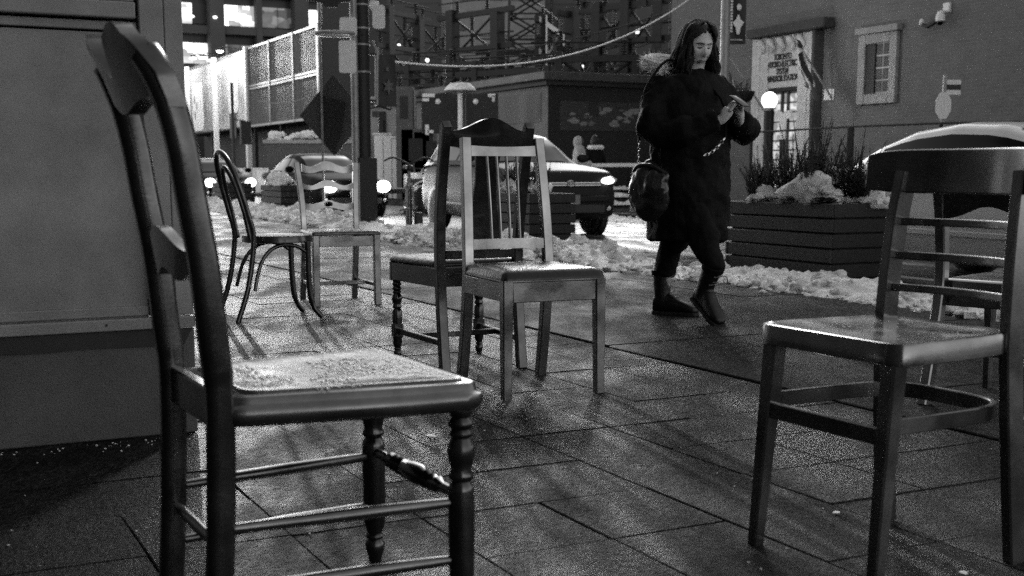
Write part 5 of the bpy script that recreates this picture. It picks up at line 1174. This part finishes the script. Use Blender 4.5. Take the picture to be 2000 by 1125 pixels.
MB().prism([(.02 + .12 * (.7 + .3 * math.sin(3 * a)) * math.cos(a), .36 + .20 * (.7 + .3 * math.cos(4 * a)) * math.sin(a)) for a in [2 * math.pi * k / 18 for k in range(18)]], -.045, -.041).build('printed_figure', M['white_paint'], t)
MB().ell((.03, -.04, .68), (.045, .006, .06), 12, 8).build('printed_figure', M['white_paint'], t)
q = px(1452, 178, 23.6); t = thing('hanging_basket', 'dark hanging basket with sparse plants right of the woman\'s shoulder', 'basket', q[0], q[1], q[2] - .1)
MB().lathe([(.05, -.12), (.16, -.06), (.21, .06), (.22, .10)], (0, 0, 0), 16).build('bowl', M['sign_dark'], t)
f = MB(); r_ = random.Random(6)
for k in range(9): sprig(f, (r_.uniform(-.15, .15), r_.uniform(-.15, .15), .08), (r_.uniform(-1, 1), r_.uniform(-1, 1), .8), .28, r_, 30, .05)
f.build('foliage', M['leaf'], t, smooth=None); MB().sweep([(-.4, .1, .25), (0, 0, .28), (0, 0, .1)], .02, .02).build('hook', M['galv'], t)
# stop sign from behind with street name plates
q = px(1834, 330, 23.2); t = thing('stop_sign', 'back of an octagonal road sign with street name plates, before the brick wall', 'sign', q[0], q[1], -.03, -20)
zc = px(1835, 206, 23.2)[2] + .03; zp = px(1835, 142, 23.2)[2]
MB().sweep([(0, 0, 0), (.03, 0, zp)], .06, .06).build('post', M['galv'], t)
ro_ = .26; MB().prism([(ro_ * .62 * math.cos(R(22.5 + 45 * k)), zc + ro_ * math.sin(R(22.5 + 45 * k))) for k in range(8)], -.05, -.035).build('octagon_plate', M['white_paint'], t)
for k, v in enumerate((157, 166, 177)):
    z = px(1850, v, 23.2)[2]; MB().box(.04, .34, -.02, .02, z - .045, z + .045).build('name_plate', M['white_paint'] if k != 1 else M['sign_mid'], t, bevel=.008)
# thin fence in front of the brick wall
def rail_fence(label, pts, posts):
    t = thing('railing', label, 'fence', 0, 0, 0); 
    MB().tube([Vector(q) for q in pts], .022, 6).build('top_rail', M['steel_dark'], t); MB().tube([Vector(q) + Vector((0, 0, -1.05)) for q in pts], .018, 6).build('bottom_rail', M['galv'], t)
    for q in posts: MB().tube([(q[0], q[1], -.05), tuple(q[:3])], q[3] if len(q) > 3 else .035, 8).build('post', M['steel_dark'], t)
    wm = MB()
    for a_, b_ in zip(pts, pts[1:]):
        n_ = int((Vector(b_) - Vector(a_)).length / .35)
        for k in range(n_):
            u = Vector(a_).lerp(Vector(b_), k / n_); v = Vector(a_).lerp(Vector(b_), (k + 1) / n_)
            wm.tube([u, v + Vector((0, 0, -1.05))], .0025, 3); wm.tube([u + Vector((0, 0, -1.05)), v], .0025, 3)
    wm.build('wire_mesh', M['galv'], t, smooth=None)
    return t
pts = [onp(u, v, 17.0) for u, v in ((1468, 258), (1662, 247), (1838, 240), (2040, 236))]
rail_fence('low wire fence with dark rail before the brick wall', pts, [pts[0], pts[2], pts[3]] + [(pts[1][0], pts[1][1], pts[1][2], .07)])
# ------------------------------------------------------------ hoarding of stacked corrugated panels over the far walkway
PH_ = 22.3
hd = thing('site_hoarding', 'two-storey corrugated site hoarding raised on posts at the upper left', 'hoarding', PH_, 67.0, 0, -90)
# local x = -(s - 67): panels run from x = -37 to 0
def corr(x0, x1, z0, z1, pitch=.34, dep=.06):
    n_ = int((x1 - x0) / pitch) * 4; xs_ = [x0 + (x1 - x0) * k / n_ for k in range(n_ + 1)]; sh = (0, 0, 1, 1)
    return MB().grid(n_, 1, lambda a, b: (x0 + (x1 - x0) * a, -.02 - dep * sh[int(round(a * n_)) % 4], z0 + (z1 - z0) * b))
Z0, ZM, Z1 = 3.8, 6.35, 8.95
for k in range(3):
    a_, b_ = -15.0 + k * 5.0, -10.0 + k * 5.0
    corr(a_ + .1, b_ - .1, Z0 + .15, ZM - .15).build('corrugated_sheet', M['panel'], hd, smooth=None); corr(a_ + .1, b_ - .1, ZM + .15, Z1 - .12).build('corrugated_sheet', M['panel'], hd, smooth=None)
    MB().box(a_ - .08, a_ + .08, -.16, -.02, Z0, Z1).build('upright', M['galv'], hd)
for z, h_ in ((Z0, .14), (ZM - .14, .12), (ZM + .04, .12), (Z1 - .12, .14)): MB().box(-15.1, 0, -.14, -.01, z, z + h_).build('rail', M['galv'], hd)
MB().box(-.30, .0, -.22, -.0, 0, Z1 + .05).build('upright', M['galv'], hd)
MB().box(-37, .02, .0, 4, Z0, Z1).build('box_frame', M['sign_mid'], hd, smooth=None)
MB().box(.025, .06, .05, 3.9, Z0, Z1 + 3).build('end_wall', M['sign_mid'], hd, smooth=None)
MB().box(-.9, -.3, .1, .8, Z1, Z1 + 5).build('corner_column', M['office_frame'], hd)
for x in (-15.2, -24, -33): MB().box(x - .22, x + .22, -.3, -.005, 0, Z1 + .1).build('upright', M['white_paint'], hd)
for k, (a_, b_, m_) in enumerate(((-23.5, -15.5, 'banner'), (-32.5, -24.5, 'banner'), (-37, -33.5, 'banner'))): MB().box(a_, b_, -.06, -.01, Z0 + .1, Z1 - .25).build('printed_banner', M[m_], hd, smooth=None)
for a_, b_, z0, z1 in ((-20.5, -17.8, 4.9, 8.2), (-31.6, -28.2, 4.0, 7.6)): MB().prism(rpoly([(a_, z0), (b_, z0), (b_, z1), (a_, z1)], .5), -.09, -.065).build('white_print', M['banner_white'], hd)
for a_, z in ((-30.9, 6.4), (-30.2, 5.9), (-30.8, 5.2)): MB().ell((a_, -.09, z), (.18, .01, .35), 12, 8).build('printed_mark', M['sign_dark'], hd)
MB().box(-20.3, -18.6, -.1, -.06, 3.2, 4.9).build('dark_poster', M['sign_dark'], hd)
def lamp_head(label, x, z, on, e, beam=0):
    q = W(PH_ - 1.3, 67 - x, z); t = thing('flood_lamp', label, 'lamp', PH_ - 1.3, 67 - x, z, -90, 'flood lamps on the hoarding')
    MB().tube([(0, 1.3, .1), (0, .2, .2), (0, .05, .1)], .04, 6).build('bracket', M['steel_dark'], t); MB().lathe([(.05, .12), (.22, .08), (.28, -.08)], (0, 0, 0), 14).build('hood', M['steel_dark'], t)
    MB().ell((0, 0, -.10), (.22, .22, .10), 14, 8).build('lamp_glass', M[on], t, smooth=60)
    if e:
        l = bpy.data.lights.new('flood_light', 'POINT'); l.energy = e; l.shadow_soft_size = .2; o = bpy.data.objects.new('flood_light', l); COL.objects.link(o); o.parent = t; o.location = (0, -.1, -.45)
    if beam:
        l = bpy.data.lights.new('flood_beam', 'SPOT'); l.energy = beam; l.spot_size = R(40); l.spot_blend = .6; l.shadow_soft_size = .35; o = bpy.data.objects.new('flood_beam', l); COL.objects.link(o); o.location = q + Vector((0, -.4, -.3)); o.rotation_euler = (o.location - Vector((0, 8, 0))).to_track_quat('Z', 'Y').to_euler()
lamp_head('flood lamp above the white banner right of the hoarding upright', -17.5, 9.0, 'flood_on', 60)
lamp_head('flood lamp above the middle banners of the hoarding', -22.5, 9.0, 'flood_on', 50)
lamp_head('flood lamp left of the middle hoarding upright', -25.5, 9.2, 'flood_on', 45)
lamp_head('blazing flood lamp highest above the hoarding at the left', -30.5, 10.6, 'flood_on', 200, 36000)
lamp_head('flood lamp at the far left end of the hoarding', -35, 8.6, 'flood_on', 40)
# walkway posts below the hoarding
for k in range(6):
    x = -3 - k * 6; single('walkway_post', MB().box(-.1, .1, -.1, .1, 0, 3.8), M['steel_dark'], 'dark support post under the hoarding, %s from its right end' % ('first', 'second', 'third', 'fourth', 'fifth', 'sixth')[k], 'post', PH_ + .3, 67 - x, 0, group='posts under the hoarding')
single('walkway_shade', MB().box(-38, 0, 2.2, 2.4, 0, 3.8), M['sign_dark'], 'dark sheet standing in for the shaded void below the hoarding', 'wall', PH_, 67, 0, -90)  # dark sheet painted in where the walkway is only deep shade
q = px(457, 300, 60.); t = thing('dark_lamp_standard', 'thin dark standard with a hanging box before the hoarding banners', 'post', q[0], q[1], -.03)
MB().tube([(0, 0, 0), (0, 0, 5.1)], .07, 8).build('shaft', M['sign_dark'], t); MB().box(.35, .85, -.1, .1, 2.2, 3.3).build('box', M['sign_dark'], t); MB().tube([(0, 0, 3.4), (.6, 0, 3.3)], .03, 6).build('arm', M['sign_dark'], t)
single('slack_cable', MB().tube([Vector(px(505 + 95 * k / 12, 197 + 8 * math.sin(math.pi * k / 12) - 7 * k / 12, 66. - k * .2)) for k in range(13)], .03, 5), M['galv'], 'slack pale cable hanging across the corrugated hoarding', 'cable')

# ------------------------------------------------------------ office block far behind
ob = thing('office_block', 'dark office block with lit windows far behind the hoarding', 'building', 14, 130, 0)
MB().box(0, 62, 1.2, 20, 0, 32).build('core', M['office_dark'], ob, smooth=None)
ro2 = random.Random(13)
for f in range(2, 8):
    zf = 4.0 * f - 1.0
    MB().box(0, 62, .0, 1.15, zf, zf + .75).build('floor_beam', M['office_frame'], ob, smooth=None)
    for b in range(7):
        for h_ in range(2):
            for w2 in range(2):
                x0 = b * 9 + .9 + h_ * 4.1 + w2 * 1.85; lit = ro2.random()
                m_ = 'window_bright' if lit < (.8 if f in (4, 5, 6) else .4) else ('window_dim' if lit < .92 else 'office_dark')
                MB().box(x0, x0 + 1.75, .9, 1.15, zf + 1.0, zf + 3.05).build('window', M[m_], ob, smooth=None)
for b in range(8):
    MB().box(b * 9 - .75, b * 9 + .75, -.6, 1.16, 0, 32).build('column', M['office_frame'], ob, smooth=None)
    MB().box(b * 9 + 4.25, b * 9 + 4.85, -.1, 1.16, 0, 32).build('mullion', M['office_frame'], ob, smooth=None)
for k in range(34): MB().ell((ro2.uniform(6, 44), -.8, ro2.choice((12.5, 16.6, 20.4)) + ro2.uniform(-.4, .3)), (.22, .1, .14), 8, 6).build('lit_bulb', M['bulb_on'], ob)

# ------------------------------------------------------------ masses behind the switchyard
for k, (u0, u1, vt, Y, m_, lab, nm) in enumerate(((895, 1062, -40, 95., 'concrete_wall', 'blank grey concrete slab building above the switchyard', 'slab_building'), (735, 905, -30, 105., 'office_dark', 'dark building behind the switchyard at its left', 'dark_building'), (1062, 1330, -30, 100., 'office_dark', 'dark building with scattered bulbs behind the switchyard at its right', 'dark_building'), (1150, 1215, -20, 92., 'sign_mid', 'grey service tower behind the dark steel frames at the right', 'service_tower'))):
    q = px((u0 + u1) / 2, 330, Y); w_ = (u1 - u0) / 2400. * Y / 2; zt = px(1000, vt, Y)[2]
    t = thing(nm, lab, 'building', q[0], q[1], 0, -27)
    MB().box(-w_, w_, 0, 8, 0, zt).build('wall', M[m_], t, smooth=None); MB().box(-w_ - .1, w_ + .1, -.1, 8.1, zt, zt + .4).build('roof', M['office_frame'], t)
    for j in range(5): MB().box(-w_ + .1, w_ - .1, -.03, 0, zt - 2.6 * j - 1.5, zt - 2.6 * j - 1.44).build('joint_line', M['sign_mid'], t)
    if k in (1, 2):
        for j in range(9 if k == 2 else 4): MB().box(ro2.uniform(-w_, w_ - 1), 0, 0, 0, 0, 0) if False else MB().ell((ro2.uniform(-w_, w_) * .9, -.1, ro2.uniform(.55, .85) * zt), (.16, .08, .16), 8, 6).build('lit_bulb', M['bulb_on'], t)
    if k == 1:
        for j in range(3): MB().box(w_ - 1.2, w_ - .3, -.2, -.05, zt - 3.5 - j * 4, zt - .6 - j * 4).build('pale_panel', M['concrete_wall'], t)
q = px(875, 330, 84.); single('pale_column', MB().box(-.32, .32, -.3, .3, 0, px(875, -20, 84.)[2]), M['concrete_wall'], 'pale concrete column left of the blank grey slab', 'column', q[0], q[1], 0, -27)
# switchyard: steel gantries with insulators, each a thing of its own
def gantry(label, u0, u1, v0, Y0, Y1, th, seed, nb=3):
    a_ = px(u0, 330, Y0); b_ = px(u1, 330, Y1); z0 = px(u0, v0, Y0)[2]; d = Vector((b_[0] - a_[0], b_[1] - a_[1])); L_ = d.length; ang = math.degrees(math.atan2(d.y, d.x))
    t = thing('steel_gantry', label, 'gantry', a_[0], a_[1], 0, ang, 'switchyard gantries'); r = random.Random(seed)
    for x in (0, L_): MB().box(x - th / 2, x + th / 2, -th / 2, th / 2, 0, z0 + (0 if x == 0 else r.uniform(-.5, .3))).build('column', M['steel_dark'], t, bevel=.02)
    for k in range(nb):
        z = z0 - .25 - k * (z0 - 2.8) / nb * r.uniform(.85, 1.0)
        MB().box(-.9, L_ + .9, -.09, .09, z - .10, z + .10).build('cross_beam', M['steel_dark'], t)
        MB().tube([(-.9, 0, z + .55), (L_ + .9, 0, z + .48)], .03, 5).build('busbar', M['steel_dark'], t)
        zb_ = max(z - 1.6, 1.0); MB().tube([(0, 0, z), (L_, 0, zb_)], .05, 5).build('cross_brace', M['steel_dark'], t); MB().tube([(0, 0, zb_), (L_, 0, z)], .05, 5).build('cross_brace', M['steel_dark'], t)
        for j in range(int(L_ / .9) + 2):
            x = -.6 + j * .9; pr2 = []
            for i in range(6): pr2 += [(.05, i * .085), (.10, i * .085 + .03), (.05, i * .085 + .06)]
            MB().lathe(pr2, (x, 0, z + (.1 if (j + k) % 2 else -.62)), 8).build('insulator', M['pier_dark'] if (j * 7 + k) % 4 else M['concrete_wall'], t)
    return t
gl = [(886, 972, 20, 50, 48, .42), (1056, 1090, 28, 46, 50, .40), (1116, 1167, 14, 44, 45, .40), (1167, 1222, 4, 43, 42, .40), (1222, 1285, -6, 42, 41, .40), (762, 820, 10, 52, 54, .4), (820, 886, 30, 54, 56, .35), (972, 1056, 90, 52, 52, .3), (800, 930, 120, 47, 45, .25), (930, 1070, 130, 44, 42, .25), (1090, 1240, 100, 40.5, 40, .25), (770, 850, 170, 44, 43, .22)]
ln_ = ('left of the blank grey slab', 'right of the lattice tower', 'left of the woman\'s fur hood', 'above the mural building', 'nearest the brick building', 'farthest left by the festoon post', 'second from the festoon post', 'below the blank grey slab', 'above the white lamp post', 'above the flat roof corner', 'low above the mural', 'low behind the kiosks')
for k, (g_, l_) in enumerate(zip(gl, ln_)): gantry('dark steel switchyard gantry ' + l_, *g_, k + 3, 3)
# lattice tower
q = px(1036, 330, 62.); t = thing('lattice_tower', 'tall lattice pylon in front of the blank grey slab building', 'tower', q[0], q[1], 0, -27)
cs = []
for sx, sy in ((-1, -1), (1, -1), (1, 1), (-1, 1)):
    MB().sweep([(sx * 1.3, sy * 1.3, 0), (sx * .95, sy * .95, 12)], .12, .12).build('leg', M['steel_dark'], t)
for k in range(10):
    z0 = k * 1.2; h0 = 1.3 - .35 * z0 / 12; h1 = 1.3 - .35 * (z0 + 1.2) / 12; br = MB()
    for (ax, ay), (bx, by) in (((-1, -1), (1, -1)), ((1, -1), (1, 1)), ((1, 1), (-1, 1)), ((-1, 1), (-1, -1))):
        br.tube([(ax * h0, ay * h0, z0), (bx * h1, by * h1, z0 + 1.2)], .045, 4); br.tube([(bx * h0, by * h0, z0), (ax * h1, ay * h1, z0 + 1.2)], .045, 4); br.tube([(ax * h0, ay * h0, z0), (bx * h0, by * h0, z0)], .04, 4)
    br.build('cross_brace', M['steel_dark'], t)
# overhead conductors
wr = random.Random(31)
for k in range(12):
    Y = 40 + wr.random() * 8; v0 = 60 + k * 9; a_ = Vector(px(850 + wr.uniform(-60, 60), v0 + 40, Y + 8)); b_ = Vector(px(1330, v0 - 45 + wr.uniform(-10, 10), Y - 3)); L_ = []
    for j in range(15): t_ = j / 14; q = a_.lerp(b_, t_); q.z -= .5 * 4 * t_ * (1 - t_); L_.append(q)
    single('conductor', MB().tube(L_, .022, 5), M['pier_dark'], 'thin overhead conductor sagging across the switchyard, %s from the top at the right' % ('first','second','third','fourth','fifth','sixth','seventh','eighth','ninth','tenth','eleventh','twelfth')[k], 'cable', group='switchyard conductors')
for k in range(14):
    u = 770 + k * 34; Y = 44 + (k * 7 % 5) * 2.; q = px(u, 330, Y); zt = px(u, 190 + (k * 13 % 40), Y)[2]; w_ = .5 + .25 * (k % 3)
    t = thing('transformer_tank', 'dark switchgear tank low in the yard, %s from the left' % ('first', 'second', 'third', 'fourth', 'fifth', 'sixth', 'seventh', 'eighth', 'ninth', 'tenth', 'eleventh', 'twelfth', 'thirteenth', 'fourteenth')[k], 'switchgear', q[0], q[1], 0, -27, 'switchgear tanks in the yard')
    MB().box(-w_, w_, -.4, .4, 0, zt - .5).build('tank', M['steel_dark'], t, bevel=.05)
    for x in (-w_ * .6, 0, w_ * .6): MB().lathe([(.06, zt - .5), (.12, zt - .42), (.06, zt - .34), (.11, zt - .26), (.05, zt - .18), (.09, zt - .10), (.02, zt + .1)], (x, 0, 0), 8).build('bushing', M['pier_stucco'] if k % 2 else M['steel_dark'], t)
    for j in range(4): MB().box(-w_ + .12 + j * w_ * .45, -w_ + .18 + j * w_ * .45, -.5, -.4, .3, zt - .8).build('cooling_fin', M['steel_dark'], t)
print('objects', len(bpy.data.objects))
